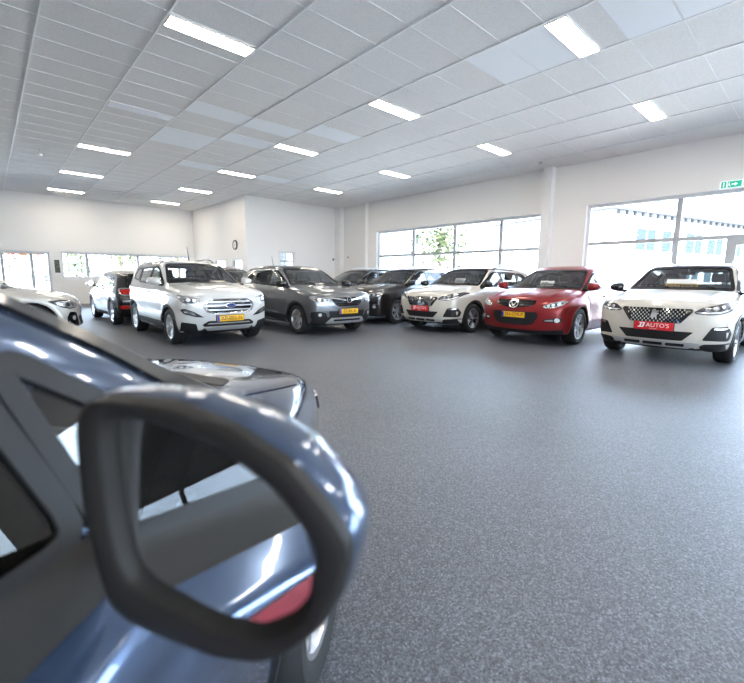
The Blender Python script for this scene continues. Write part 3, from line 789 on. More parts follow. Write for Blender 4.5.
c = B.pair('fog_lamp_recess', rounded([(.52, .40), (.56, .51), (.70, .545), (.83, .53), (.83, .39)], .03, 3), 'F', M['plastic'], opel, off=.008, step=.05)
for i, sd in ((0, 1), (1, -1)): B.panel('fog_lamp', circ(.68, .47, .035), 'F', M['lens'], c[i], off=.015, step=.04, side=sd)
B.panel('bumper_underside', rounded(sym([(.50, .55), (.47, .42), (.60, .40), (.82, .40), (.80, .235)]), .02, 2), 'F', M['plastic'], opel, off=.007, step=.06)
sk = B.panel('skid_plate', rounded(sym([(.43, .40), (.55, .285), (.45, .27)]), .02, 2), 'F', M['satin'], opel, off=.016, step=.06)
B.panel('skid_slot', rounded(sym([(.36, .365), (.38, .325)]), .012, 2), 'F', M['plastic'], sk, off=.021, step=.06)
plate(B, opel, .535, 'nl', 'ST-RK-B')
place_car(opel, 5.97, 8.10, -90-1)

# ---- copper red crossover
PR = dict(W=.93, wb=2.70, H=1.61, belt=1.02, paint='red', Rt=.355, tw=.235, rim=.245, spokes=5, rstyle='twin', rimm='alloy',
  prof=[(.62, .20), (.86, .24), (.93, .38), (.96, .58), (.95, .76), (.89, .875), (.78, .945), (.45, 1.02), (.0, 1.075), (-.18, 1.095), (-.75, 1.35), (-1.15, 1.52), (-1.5, 1.59), (-2.1, 1.605), (-2.7, 1.56), (-3.05, 1.47), (-3.25, 1.26), (-3.42, 1.06), (-3.52, .80), (-3.50, .45), (-3.35, .25), (-3.0, .20)],
  cowl=(-.18, 1.09), roof=(-1.18, 1.54), bonnet=.78, beltf=1.05, beltr=1.15, xb=-1.46, xc=-2.30, xe=-2.90, roofw=.68, creases=((.80, .92, .016, .07), (.60, .60, -.014, .10)), handle='red', rearglass='glass', clad=False, ridges=((.60, .03, .07, -.2, .7), (.0, .012, .12, -.2, .8)),
  aoff=.20, bown=.34, wsb=.75, sillz=.30, flare=.03)
maz, B = build_car(PR, 'copper red crossover with winged round badge, parked between the two white crossovers')
gr = B.panel('grille', rounded(sym([(.0, .825), (.40, .875), (.40, .80), (.30, .765), (.12, .735)])[1:-1], .02, 2), 'F', M['gloss_black'], maz, off=.006, step=.06)
for z in (.775, .80, .825): B.panel('grille_bar', sym([(.37 if z > .77 else .28, z+.006), (.36 if z > .77 else .27, z-.006)]), 'F', M['darkalloy'], gr, off=.013, step=.08)
oc = circ(0, .795, .098, .078, 30)
bd = B.ring('badge', oc, inset(oc, .018), 'F', M['chrome'], gr, off=.036, deep=.01)
B.panel('badge_back', inset(oc, .016), 'F', M['gloss_black'], bd, off=.028, step=.06)
wing = [(0, .775), (.055, .835), (.082, .815), (.07, .805), (.050, .808), (.03, .765), (0, .748), (-.03, .765), (-.050, .808), (-.07, .805), (-.082, .815), (-.055, .835)]
B.panel('badge_wings', wing, 'F', M['chrome'], bd, off=.037, step=.06)
h = B.pair('headlight', rounded([(.53, .775), (.56, .735), (.70, .74), (.84, .80), (.875, .875), (.78, .87), (.62, .82)], .025, 3), 'F', M['lamp'], maz, off=.007, step=.05)
for i, sd in ((0, 1), (1, -1)):
    B.panel('lamp_bezel', rounded([(.56, .775), (.58, .752), (.70, .757), (.81, .805), (.83, .845), (.72, .83)], .02, 3), 'F', M['lampdark'], h[i], off=.010, step=.05, side=sd)
    for (y, z, r) in ((.62, .778, .022), (.69, .790, .026), (.77, .812, .030)): B.panel('lamp_lens', circ(y, z, r), 'F', M['lens'], h[i], off=.016, step=.03, side=sd)
B.panel('lower_intake', rounded(sym([(.46, .655), (.47, .56), (.38, .42), (.25, .395)]), .04, 3), 'F', M['plastic'], maz, off=.006, step=.06)
c = B.pair('fog_lamp_recess', rounded([(.56, .475), (.56, .525), (.83, .56), (.84, .50), (.80, .465)], .02, 3), 'F', M['plastic'], maz, off=.007, step=.05)
for i, sd in ((0, 1), (1, -1)):
    B.panel('fog_lamp', circ(.765, .512, .040), 'F', M['lens'], c[i], off=.016, step=.04, side=sd)
    B.panel('fog_lamp_trim', rounded([(.58, .487), (.58, .512), (.71, .53), (.71, .487)], .008, 2), 'F', M['chrome'], c[i], off=.013, step=.05, side=sd)
B.panel('bumper_underside', rounded(sym([(.5, .30), (.84, .335), (.82, .23), (.4, .225)]), .02, 2), 'F', M['plastic'], maz, off=.008, step=.06)
plate(B, maz, .590, 'nl', 'SH-779-P', w=.48, h=.105)
place_car(maz, 8.58, 4.20, 180+1)

# ---- dark brown SUV between the grey one and the white crossover
PD = dict(W=.92, wb=2.66, H=1.63, belt=1.05, paint='brown', Rt=.35, tw=.225, rim=.235, spokes=6, rstyle='twin', rimm='alloy',
  prof=[(.58, .20), (.84, .25), (.90, .40), (.92, .60), (.91, .80), (.87, .93), (.78, 1.0), (.42, 1.06), (-.05, 1.11), (-.28, 1.13), (-.80, 1.40), (-1.10, 1.55), (-1.45, 1.62), (-2.1, 1.63), (-2.75, 1.59), (-3.12, 1.51), (-3.25, 1.35), (-3.40, 1.08), (-3.50, .75), (-3.48, .42), (-3.3, .24), (-3.0, .20)],
  cowl=(-.28, 1.125), roof=(-1.14, 1.575), bonnet=.79, beltf=1.07, beltr=1.16, xb=-1.42, xc=-2.26, xe=-2.90, rails='satin', topstrip='chrome', creases=((.88, .94, .012, .06), (.6, .6, -.01, .1)), handle='chrome', rearglass='tint', ridges=((.55, .018, .06, -.3, .6),), mirrorm='brown')
dark, B = build_car(PD, 'dark brown SUV with chrome trimmed lamps, half hidden by the white crossover')
def plain_front(car, B):
    gr = B.panel('grille', rounded(sym([(.40, .86), (.42, .80), (.30, .70)]), .03, 3), 'F', M['gloss_black'], car, off=.006, step=.06)
    for z in (.735, .775, .815): B.panel('grille_bar', sym([(.30+(z-.70)*.8, z+.009), (.30+(z-.70)*.8, z-.009)]), 'F', M['chrome'], gr, off=.014, step=.08)
    B.panel('badge', [(0, .86), (.05, .785), (0, .71), (-.05, .785)], 'F', M['chrome'], gr, off=.024, step=.05)
    h = B.pair('headlight', rounded([(.45, .84), (.47, .775), (.62, .75), (.80, .775), (.87, .84), (.87, .90), (.74, .90), (.58, .87)], .02, 3), 'F', M['lamp'], car, off=.007, step=.05)
    for i, sd in ((0, 1), (1, -1)):
        B.panel('lamp_bezel', rounded([(.49, .83), (.50, .79), (.62, .77), (.77, .79), (.82, .84), (.72, .865)], .02, 3), 'F', M['lampdark'], h[i], off=.010, step=.05, side=sd)
        for (y, z, r) in ((.58, .812, .030), (.70, .82, .034)): B.panel('lamp_lens', circ(y, z, r), 'F', M['lens'], h[i], off=.016, step=.03, side=sd)
    B.panel('lower_intake', rounded(sym([(.48, .53), (.40, .38)]), .03, 3), 'F', M['plastic'], car, off=.006, step=.06)
    c = B.pair('fog_lamp_recess', rounded([(.58, .42), (.60, .55), (.82, .57), (.84, .42)], .03, 3), 'F', M['plastic'], car, off=.007, step=.05)
    for i, sd in ((0, 1), (1, -1)): B.panel('fog_lamp', circ(.72, .50, .042), 'F', M['lens'], c[i], off=.015, step=.04, side=sd); 
    for i, sd in ((0, 1), (1, -1)): B.panel('fog_lamp_trim', rounded([(.60, .54), (.61, .565), (.82, .585), (.82, .56)], .008, 2), 'F', M['chrome'], c[i], off=.014, step=.05, side=sd)
    B.panel('skid_plate', rounded(sym([(.50, .32), (.42, .25)]), .02, 2), 'F', M['satin'], car, off=.010, step=.06)
plain_front(dark, B)
place_car(dark, 8.50, 9.12, 180+2)

def recolour(car, old, new):
    for o in [car]+list(car.children_recursive):
        if o.type != 'MESH': continue
        me = None
        for i, s in enumerate(o.data.materials):
            if s == old:
                if me is None: me = o.data.copy(); o.data = me
                me.materials[i] = new
dk2 = copy_tree(dark); recolour(dk2, M['brown'], M['blueblack']); dk2['label'] = 'blue-black SUV at the far end of the window row, behind the dark brown one'
place_car(dk2, 8.75, 11.55, 180+2)
dk3 = copy_tree(dark); recolour(dk3, M['brown'], M['darkred']); dk3['label'] = 'dark red car whose roof shows behind the white small SUV and grey crossover'
place_car(dk3, 6.15, 13.0, -90)

# ---- black small hatchback seen from behind
PM = dict(W=.86, wb=2.66, H=1.44, belt=.93, paint='black', Rt=.325, tw=.215, rim=.225, spokes=5, rstyle='twin', rimm='alloy',
  prof=[(.45, .19), (.70, .22), (.77, .40), (.78, .60), (.75, .76), (.68, .85), (.45, .92), (.0, .97), (-.30, .99), (-.62, 1.22), (-.86, 1.37), (-1.2, 1.43), (-2.0, 1.445), (-2.7, 1.40), (-3.05, 1.34), (-3.14, 1.25), (-3.28, .98), (-3.36, .84), (-3.40, .60), (-3.36, .34), (-3.2, .22), (-2.9, .19)],
  cowl=(-.30, .985), roof=(-.92, 1.395), bonnet=.67, beltf=.955, beltr=1.0, xb=-1.34, xc=-2.28, xe=-2.88, roofw=.76, roofpaint='silver', strip='chrome', handle='chrome', mirrorm='chrome', creases=((.76, .78, .010, .06), (.55, .55, -.008, .1)), own_tail=True, aoff=.15, cladw=.06, sillz=.32, round=.09, bowr=.16, rw=(1.01, 1.31), rwy=(.60, .52))
mini, B = build_car(PM, 'black small hatchback with chrome ringed red tail lamps, seen from behind by the far windows')
for sd in (1, -1):
    tl = rounded([(.40, .80), (.72, .80), (.74, .94), (.40, .94)], .055, 4)
    t = B.panel('tail_light', tl, 'R', M['tail'], mini, off=.012, step=.06, side=sd)
    B.ring('tail_light_rim', inset(dense(tl, .05), -.022), inset(dense(tl, .05), .004), 'R', M['chrome'], t, off=.020, side=sd)
    B.panel('reflector', rounded([(.50, .44), (.76, .44), (.76, .53), (.50, .53)], .02, 3), 'R', M['tail'], mini, off=.012, step=.06, side=sd)
B.panel('rear_bumper_cover', rounded(sym([(.74, .42), (.76, .25), (.6, .23)]), .03, 3), 'R', M['plastic'], mini, off=.010, step=.08)
B.panel('boot_handle', rounded(sym([(.22, .87), (.22, .835)]), .012, 3), 'R', M['chrome'], mini, off=.016, step=.08)
B.panel('number_plate', rounded(sym([(.26, .72), (.26, .61)]), .008, 2), 'R', M['plate'], mini, off=.014, step=.08)
place_car(mini, 3.18, 15.32, 90)

# ---- silver-white car on the left showing its front corner
PS = dict(PD); PS.update(paint='silver', mirrorm='silver', rails=None, topstrip=None, clad=False, rimm='darkalloy', H=1.52, bonnet=.79,
  prof=[(.58, .20), (.84, .25), (.80, .40), (.82, .58), (.80, .72), (.75, .81), (.66, .87), (.38, .95), (-.05, 1.01), (-.28, 1.03), (-.80, 1.28), (-1.15, 1.43), (-1.5, 1.50), (-2.1, 1.52), (-2.75, 1.48), (-3.12, 1.40), (-3.25, 1.25), (-3.40, 1.0), (-3.50, .72), (-3.48, .42), (-3.3, .24), (-3.0, .20)],
  cowl=(-.28, 1.025), roof=(-1.18, 1.455), belt=.98, beltf=.99, beltr=1.06, handlez=.88, flare=.03, Rt=.36, rim=.24)
left, B = build_car(PS, 'silver white car on the far left with only its front corner in view')
B.panel('grille', rounded(sym([(.36, .76), (.38, .66), (.28, .52)]), .04, 3), 'F', M['gloss_black'], left, off=.006, step=.06)
h = B.pair('headlight', rounded([(-.30, .70), (-.22, .635), (-.05, .62), (.10, .66), (.28, .775), (.10, .80), (-.15, .775)], .025, 3), 'A', M['lampdark'], left, az=58, off=.007, step=.05)
for i, sd in ((0, 1), (1, -1)):
    B.panel('lamp_bezel', rounded([(-.25, .69), (-.19, .65), (-.05, .64), (.07, .675), (.18, .755), (.06, .775), (-.13, .755)], .02, 3), 'A', M['lamp'], h[i], az=58, off=.011, step=.05, side=sd)
    for (y, z, r) in ((-.02, .705, .040), (-.14, .70, .036)): B.panel('lamp_lens', circ(y, z, r), 'A', M['lampdark'], h[i], az=58, off=.016, step=.03, side=sd)
c = B.pair('corner_intake', rounded([(-.16, .26), (-.18, .42), (-.10, .55), (.06, .565), (.12, .45), (.10, .28)], .03, 3), 'A', M['gloss_black'], left, az=52, off=.008, step=.05)
for i, sd in ((0, 1), (1, -1)): B.panel('fog_lamp', circ(-.03, .44, .045), 'A', M['lens'], c[i], az=52, off=.015, step=.04, side=sd)
B.panel('lower_intake', rounded(sym([(.56, .46), (.50, .28)]), .03, 3), 'F', M['plastic'], left, off=.006, step=.06)
place_car(left, .62, 10.92, -4)

# ---- the navy car in the foreground, with its right mirror close by
PF = dict(W=.90, wb=2.65, H=1.525, belt=.95, paint='navy', Rt=.33, tw=.225, rim=.235, spokes=5, rstyle='twin', rimm='alloy',
  prof=[(.50, .19), (.74, .23), (.82, .40), (.84, .58), (.81, .72), (.75, .81), (.62, .875), (.35, .925), (-.02, .985), (-.20, 1.015), (-.70, 1.285), (-1.12, 1.465), (-1.45, 1.52), (-2.1, 1.525), (-2.75, 1.45), (-3.1, 1.36), (-3.25, 1.20), (-3.38, .96), (-3.46, .70), (-3.44, .40), (-3.28, .22), (-2.9, .19)],
  sec=[(.10, .86), (.22, .93), (.40, .975), (.62, 1.0), (.80, .995), (.865, .975), (.90, .925), (.95, .878), (1.50, .67)], secw=.012, roofw=.67,
  wstrim=.014, plan=[(-4., .86), (-3.4, .90), (-2.9, .985), (-1.3, 1.), (-.6, .995), (-.2, .955), (.2, .885), (.6, .80), (1.2, .72)], cowl=(-.20, 1.01), roof=(-1.14, 1.465), bonnet=.60, beltf=.965, beltr=1.02, xb=-1.52, xc=-2.3, xe=-2.9, aoff=.30, bown=.26, flare=.008, tilt=.0, cladw=.05, sillz=.30, handlez=.84, own_right_mirror=True, trim='plastic', frontglass='dark', rearglass='dark', mz=1.07, mx=-.92,
  g1=[(-.805, .965), (-1.47, .985), (-1.49, 1.37), (-1.16, 1.375), (-.95, 1.27), (-.865, 1.205)], gq=[(-.545, .965), (-.765, .965), (-.806, 1.150), (-.795, 1.157)], strim=.008, strimo=-.020, tri=.0, bonw=.74, creases=((.80, .80, -.012, .03),), seatx=-1.25)
fg, BF = build_car(PF, 'dark navy car in the foreground with its door mirror close to the viewer', res=.02)
cvr = BF.panel('cowl_cover', rounded(sym([(0, .60), (0, .60)]) if False else [(-.06, -.62), (-.06, .62), (-.20, .66), (-.17, 0), (-.20, -.66)], .03, 3), 'T', M['plastic'], fg, off=.006, step=.05)
h = BF.pair('headlight', rounded([(-.40, .66), (-.36, .60), (-.10, .58), (.16, .68), (.22, .76), (-.05, .74)], .03, 3), 'A', M['lampdark'], fg, az=42, off=.006, step=.04)
for i, sd in ((0, 1), (1, -1)):
    for (y, z, r) in ((-.22, .645, .035), (-.08, .655, .035)): BF.panel('lamp_lens', circ(y, z, r), 'A', M['lens'], h[i], az=42, off=.012, step=.03, side=sd)
BF.panel('grille', rounded(sym([(.40, .66), (.44, .52), (.34, .40)]), .03, 3), 'F', M['gloss_black'], fg, off=.006, step=.06)
BF.panel('front_spoiler', rounded(sym([(.80, .31), (.82, .22), (.5, .20)]), .02, 3), 'F', M['plastic'], fg, off=.012, step=.06)
def px_local(o, u, v, w):
    """mirror frame (u across the glass to the outside, v up, w away from the viewer) -> car frame"""
    a = R(12); X = -.151+u*math.cos(a)+w*math.sin(a); Y = .275-u*math.sin(a)+w*math.cos(a); Z = 1.071+v
    return (Y-1.20, -1.17-X, Z)
rim = [(-.1353, .0687), (-.1286, .085), (-.1142, .0924), (-.0891, .0958), (-.0314, .0969), (.0186, .0853), (.0649, .0639), (.0947, .0358), (.1107, .0145), (.1114, .0022), (.1048, -.0259), (.0894, -.0578), (.0614, -.0875), (.0358, -.103), (-.0015, -.1113), (-.0476, -.1107), (-.0919, -.1082), (-.1172, -.096), (-.1261, -.0614), (-.1352, -.0198), (-.1367, .0323)]
gls = [(-.0736, .0852), (-.0546, .085), (-.0328, .0797), (-.0171, .0769), (.0318, .0587), (.0597, .0424), (.0818, .0162), (.0876, -.0036), (.0842, -.0316), (.0713, -.0488), (.0468, -.0618), (.0113, -.0637), (-.0264, -.0568), (-.0583, -.05), (-.0682, -.0317), (-.074, .0078), (-.0759, .0519)]
def by_angle(poly, c, n=120):
    out = []
    for k in range(n):
        a = 2*math.pi*k/n; d = (math.cos(a), math.sin(a)); best = 0
        for i in range(len(poly)):
            (x1, y1), (x2, y2) = poly[i], poly[(i+1) % len(poly)]
            ex, ey = x2-x1, y2-y1; den = d[0]*ey-d[1]*ex
            if abs(den) < 1e-12: continue
            t = ((x1-c[0])*ey-(y1-c[1])*ex)/den; q = ((x1-c[0])*d[1]-(y1-c[1])*d[0])/den
            if t > 0 and -1e-6 <= q <= 1+1e-6: best = max(best, t)
        out.append((c[0]+d[0]*best, c[1]+d[1]*best))
    for _ in range(2): out = [((out[i-1][0]+2*out[i][0]+out[(i+1) % n][0])/4, (out[i-1][1]+2*out[i][1]+out[(i+1) % n][1])/4) for i in range(n)]
    return out
cc = (.008, .008); Lr = by_angle([(a*1.015-.002, b*1.015-.002) for a, b in rim], cc); Lg = by_angle([(a*1.08-.016, b*1.04-.010) for a, b in gls], cc)
def mixl(a, b, t): return [(p[0]*(1-t)+q[0]*t, p[1]*(1-t)+q[1]*t) for p, q in zip(a, b)]
def scl(a, s, o=(0, 0)): return [(cc[0]+(p[0]-cc[0])*s+o[0], cc[1]+(p[1]-cc[1])*s+o[1]) for p in a]
def lift(l, w): return [px_local(None, p[0], p[1], w) for p in l]
mb = MB()
prof_ = [(scl(Lr, .995), .010), (scl(Lr, 1.008), .014), (scl(Lr, 1.014), .026), (scl(Lr, 1.0), .042), (scl(Lr, .95), .058), (scl(Lr, .86), .076), (scl(Lr, .68), .088), (scl(Lr, .42), .096), (scl(Lr, .12), .099)]
mb.loft([lift(a, w)[::-1] for a, w in prof_], False, True)
mir_ = mb.build('side_mirror', M['navy'], fg, True, 60)
tag(mir_, 'right door mirror with navy cap and black surround')
mb = MB()
prof_ = [(scl(Lr, .990), .016), (scl(Lr, .993), .006), (scl(Lr, .980), .0), (mixl(Lr, Lg, .22), -.003), (mixl(Lr, Lg, .62), -.002), (mixl(Lr, Lg, .74), .001), (mixl(Lr, Lg, .80), .007), (mixl(Lr, Lg, .98), .010), (scl(Lg, 1.01), .018), (scl(Lg, 1.0), .024)]
mb.loft([lift(a, w) for a, w in prof_], False, False)
bz = mb.build('mirror_surround', M['bezel'], mir_, True, 50)
GT = math.tan(R(5.))          # the glass leans back a little in its surround
def leaned(l, w): return [px_local(None, q[0], q[1], w+q[1]*GT) for q in l]
mb = MB(); mb.loft([leaned(scl(Lg, 1.03), .0155), leaned(scl(Lg, 1.03), .0185)], True, True); mg = mb.build('mirror_glass', M['mirror'], mir_)
mb = MB(); mb.loft([lift(scl(Lr, .95), .030), lift(scl(Lr, .9), .034)], True, True); mb.build('mirror_back_plate', M['plastic'], mir_)
mb = MB()
def armsec(cx_, cy, cz_, rx_, rz_): return [(cx_+rx_*math.cos(2*math.pi*k/20), cy, cz_+rz_*math.sin(2*math.pi*k/20)) for k in range(20)]
mb.loft([armsec(-.74, -.74, .935, .05, .022), armsec(-.75, -.83, .95, .045, .02), armsec(-.80, -.92, .985, .035, .02), armsec(-.83, -.99, 1.02, .025, .02)], True, True)
mb.build('mirror_arm', M['plastic'], mir_, True, 50)
BF.panel('door_red_band', rounded([(-.95, .795), (-.95, .845), (-1.50, .853), (-1.50, .803)], .02, 3), 'L', M['redreflection'], fg, off=.007, step=.06, side=-1)  # red reflection of the surroundings in the door paint, laid on as colour
BF.pair('belt_moulding', rounded([(-.47, .903), (-.46, .950), (-1.52, .968), (-1.52, .905)], .01, 2), 'L', M['bezel'], fg, off=.008, step=.06)
ANG = .7423+math.atan(48/416.38)
fwv = (math.sin(ANG), math.cos(ANG)); rtv = (math.cos(ANG), -math.sin(ANG))
place_car(fg, fwv[0]*1.20+rtv[0]*-1.17, fwv[1]*1.20+rtv[1]*-1.17, math.degrees(math.atan2(fwv[1], fwv[0])))

# ---- price cards lying on the dashboards behind the windscreens
def price_card(car, B, p, y, w, h, label, yellow=None, tilt=62, text=None, dx=.0):
    cx, cz = p['cowl']; t = empty('price_card', label=label, cat='price card', group='price cards behind windscreens')
    ca = math.cos(R(tilt)); sa = math.sin(R(tilt))
    def xf(q): u, v, d = q; return (-v*ca+d, u, v*sa)
    mb = MB(); mb.box(-w/2, w/2, 0, h, -.003, 0, lambda q: xf((q[0], q[1], q[2]))); mb.build('card', M['paper'], t)
    if yellow:
        mb = MB(); mb.box(-w/2-.01, w/2+.01, -.002, h*yellow, 0, .002, lambda q: xf((q[0], q[1], q[2]))); yb = mb.build('yellow_band', M['yellowcard'], t)
        v, f = text_mesh(text, h*yellow*.95, .0004)
        sc = w*.92/max(1e-6, max(q[0] for q in v)-min(q[0] for q in v))
        link('lettering', [xf((q[0]*sc, h*yellow*.5+q[1]*.85, .0026+q[2])) for q in v], f, M['ink'], yb)
    else:
        mb = MB()
        for k in range(3): mb.box(-w*.4, w*.4-.05*k, h*(.30+.2*k), h*(.38+.2*k), 0, .001, lambda q: xf((q[0], q[1], q[2])))
        mb.build('print', M['ink'], t)
    bpy.context.view_layer.update()
    loc = car.matrix_world @ Vector((cx-.20+dx, y, cz+.032)); t.location = loc; t.rotation_euler = car.rotation_euler
    return t
price_card(p2, None, P3, .02, .46, .17, 'white price card with yellow band in the windscreen of the nearest white crossover', .50, 62, "AUTO'S", .05)
price_card(maz, None, PR, .02, .30, .15, 'white price card in the windscreen of the copper red car', None, 60)
price_card(p1, None, P3, .10, .30, .16, 'white price card in the windscreen of the white crossover left of the red car', None, 60)

# ================================================================== THE ROOM
H = 4.49; WX = 12.54; WY = 21.88; LX = -11.; FY = -9.5; T = .30
def boxes(name, bl, m, parent=None):
    mb = MB()
    for b in bl: mb.box(*b)
    return mb.build(name, m, parent)
m = mat('carpet', (.2, .2, .21), .45, spec=.55)
nt = m.node_tree; N = nt.nodes; L = nt.links; b = N['Principled BSDF']
tc = N.new('ShaderNodeTexCoord')
n1 = N.new('ShaderNodeTexVoronoi'); n1.inputs['Scale'].default_value = 150; n1.feature = 'F1'
n2 = N.new('ShaderNodeTexNoise'); n2.inputs['Scale'].default_value = 100; n2.inputs['Detail'].default_value = 3
n3 = N.new('ShaderNodeTexNoise'); n3.inputs['Scale'].default_value = .9; n3.inputs['Detail'].default_value = 4
r1 = N.new('ShaderNodeValToRGB'); e = r1.color_ramp.elements
e[0].position = .0; e[0].color = (.030, .033, .042, 1); e[1].position = 1.; e[1].color = (.31, .34, .40, 1)
e.new(.45).color = (.088, .097, .119, 1); e.new(.72).color = (.145, .160, .192, 1)
sep = N.new('ShaderNodeSeparateColor'); mixr = N.new('ShaderNodeMix'); mixr.data_type = 'FLOAT'; mixr.inputs[0].default_value = .35
for n_ in (n1, n2, n3): L.new(tc.outputs['Object'], n_.inputs['Vector'])
L.new(n1.outputs['Color'], sep.inputs[0]); L.new(sep.outputs[0], mixr.inputs[2]); L.new(n2.outputs['Fac'], mixr.inputs[3])
L.new(mixr.outputs[0], r1.inputs['Fac'])
mp = N.new('ShaderNodeMapRange'); mp.inputs['From Min'].default_value = .35; mp.inputs['From Max'].default_value = .7; mp.inputs['To Min'].default_value = .92; mp.inputs['To Max'].default_value = 1.06
L.new(n3.outputs['Fac'], mp.inputs['Value'])
mu = N.new('ShaderNodeMix'); mu.data_type = 'RGBA'; mu.blend_type = 'MULTIPLY'; mu.inputs[0].default_value = 1
L.new(r1.outputs['Color'], mu.inputs[6]); L.new(mp.outputs[0], mu.inputs[7]); L.new(mu.outputs[2], b.inputs['Base Color'])
bp = N.new('ShaderNodeBump'); bp.inputs['Strength'].default_value = .5; bp.inputs['Distance'].default_value = .004
L.new(n2.outputs['Fac'], bp.inputs['Height']); L.new(bp.outputs['Normal'], b.inputs['Normal'])
M['carpet'] = m
struct(boxes('floor', [(LX-T, WX+T, FY-T, WY+T, -.2, 0)], M['carpet']))

tile = noise_color(mat('mineral_tile', (.70, .69, .67), .92), (.76, .755, .742), (.84, .83, .815), 45, 6, .25, .002)
ceil = struct(boxes('ceiling', [(LX-T, WX+T, FY-T, WY+T, H+.012, H+.25)], tile))
TX0, TP, TY0, TQ = 3.165, 1.19, 4.69, .612
xs_ = [TX0+TP*k for k in range(-12, 9) if LX < TX0+TP*k < WX]; ys_ = [TY0+TQ*k for k in range(-24, 30) if FY < TY0+TQ*k < WY]
bars = [(x-.012, x+.012, FY, WY, H-.003, H+.013) for x in xs_]
g_ = struct(boxes('trim_1', bars, M['tbar'], ceil))
struct(boxes('trim_2', [(LX, WX, y-.007, y+.007, H+.006, H+.013) for y in ys_], M['tbar2'], ceil))
nt_ = [(3.165, 1, 8.36, 1), (4.355, 1, 8.36, 1), (5.545, 1, 7.75, 1), (3.165, 1, 10.198, 1), (3.165, 1, 10.81, 1), (4.355, 1, 9.586, 1), (5.545, 1, 3.466, 1), (5.545, 1, 2.854, 1), (5.545, 1, 1.63, 1), (5.545, 1, 1.018, 1), (4.355, 1, 12.65, 1), (6.735, 1, 12.65, 1), (5.545, 1, .406, 1), (6.735, 1, .406, 1)]
for (x, a, y, c_) in nt_: struct(boxes('replaced_tile', [(x+.014, x+TP*a-.014, y+.011, y+TQ*c_-.011, H+.004, H+.012)], M['newtile'], ceil))
# cool unlit strip along the two outer walls
# walls -----------------------------------------------------------------
WZ = H+.012
wr = struct(boxes('wall_right', [
  (WX, WX+T, 13.45, WY, 0, WZ) if False else (WX, WX+T, 13.45, 16.6, 0, WZ), (WX, WX+T, 16.6, 21.2, 0, 1.0), (WX, WX+T, 16.6, 21.2, 2.7, WZ), (WX, WX+T, 21.2, WY, 0, WZ),
  (WX, WX+T, 5.95, 13.45, 3.26, WZ), (WX, WX+T, 5.95, 13.45, 0, .75), (WX, WX+T, 4.86, 5.95, 0, WZ),
  (WX, WX+T, -1.2, 4.86, 3.34, WZ), (WX, WX+T, -2.4, -1.2, 0, WZ), (WX, WX+T, -8.6, -2.4, 3.26, WZ), (WX, WX+T, -8.6, -2.4, 0, .75), (WX, WX+T, FY-T, -8.6, 0, WZ)], M['wall']))
wb_ = struct(boxes('wall_back', [
  (LX-T, -3.2, WY, WY+T, 0, WZ), (-3.2, 2.0, WY, WY+T, 2.22, WZ), (2.0, 2.37, WY, WY+T, 0, WZ), (2.37, 7.6, WY, WY+T, 2.27, WZ), (2.37, 7.6, WY, WY+T, 0, 1.16), (7.6, 8.3, WY, WY+T, 0, WZ),
  (8.3, 12., WY, WY+T, 0, 1.0), (8.3, 12., WY, WY+T, 2.5, WZ), (12., WX+T, WY, WY+T, 0, WZ)], M['wall']))
struct(boxes('wall_left', [(LX-T, LX, FY-T, WY+T, 0, WZ)], M['wall']))
struct(boxes('wall_front', [(LX-T, -7, FY-T, FY, 0, WZ), (-7, 10, FY-T, FY, 3.3, WZ), (-7, 10, FY-T, FY, 0, .4), (10, WX+T, FY-T, FY, 0, WZ)], M['wall']))
PX, PY = 7.84, 16.1
struct(boxes('wall_partition', [
  (PX, PX+.12, PY, 16.5, 0, WZ), (PX, PX+.12, 16.5, 17.5, 2.07, WZ), (PX, PX+.12, 16.5, 17.5, 0, .9), (PX, PX+.12, 17.5, 18.15, 0, WZ), (PX, PX+.12, 18.15, 19.4, 2.07, WZ), (PX, PX+.12, 18.15, 19.4, 0, .9), (PX, PX+.12, 19.4, WY, 0, WZ),
  (PX+.12, 9.3, PY, PY+.12, 0, WZ), (9.3, 10.12, PY, PY+.12, 2.40, WZ), (9.3, 10.12, PY, PY+.12, 0, 1.05), (10.12, WX, PY, PY+.12, 0, WZ)], M['wall']))
struct(boxes('trim_3', [(12.32, WX, 15.70, PY, 0, WZ)], M['wall']))                       # boxed column in the corner
struct(boxes('trim_4', [(12.36, WX, 13.98, 14.18, 0, WZ)], M['wall']))
struct(boxes('trim_5', [(12.30, WX, 5.80, 6.06, 0, WZ)], M['steel']))                     # steel column between the windows
bbm = mat('skirting_grey', (.30, .30, .31), .6)
struct(boxes('baseboard_back', [(2.0, 7.84, WY-.015, WY, 0, .07)], bbm)); struct(boxes('baseboard_right', [(WX-.015, WX, 4.86, 5.76, 0, .07), (WX-.015, WX, 6.08, 13.98, 0, .07)], bbm))
# windows -----------------------------------------------------------------
def win_x(name, x, y0, y1, z0, z1, mull, trans, fm='frame', t=.08, d=.09, header=None):
    bl = [(x-d/2, x+d/2, y0, y0+t, z0, z1), (x-d/2, x+d/2, y1-t, y1, z0, z1), (x-d/2, x+d/2, y0+t, y1-t, z1-t, z1), (x-d/2, x+d/2, y0+t, y1-t, z0, z0+t)]
    w = struct(boxes(name, bl, M[fm]))
    ed = [y0+t]+sorted(mull)+[y1-t]; zz = [z0+t]+sorted(trans)+[z1-t]
    boxes('mullion', [(x-d/2-.002, x+d/2+.002, q-.055, q+.055, z0+t, z1-t) for q in mull], M['greyframe'], w).__setitem__('kind', 'structure') if mull else None
    if trans: struct(boxes('transom', [(x-d/2+.004, x+d/2-.004, y0+t, y1-t, q-.045, q+.045) for q in trans], M['greyframe'], w))
    for i in range(len(ed)-1): struct(boxes('pane', [(x+.004, x+.014, ed[i], ed[i+1], z0+t, z1-t)], M['pane'], w))
    return w
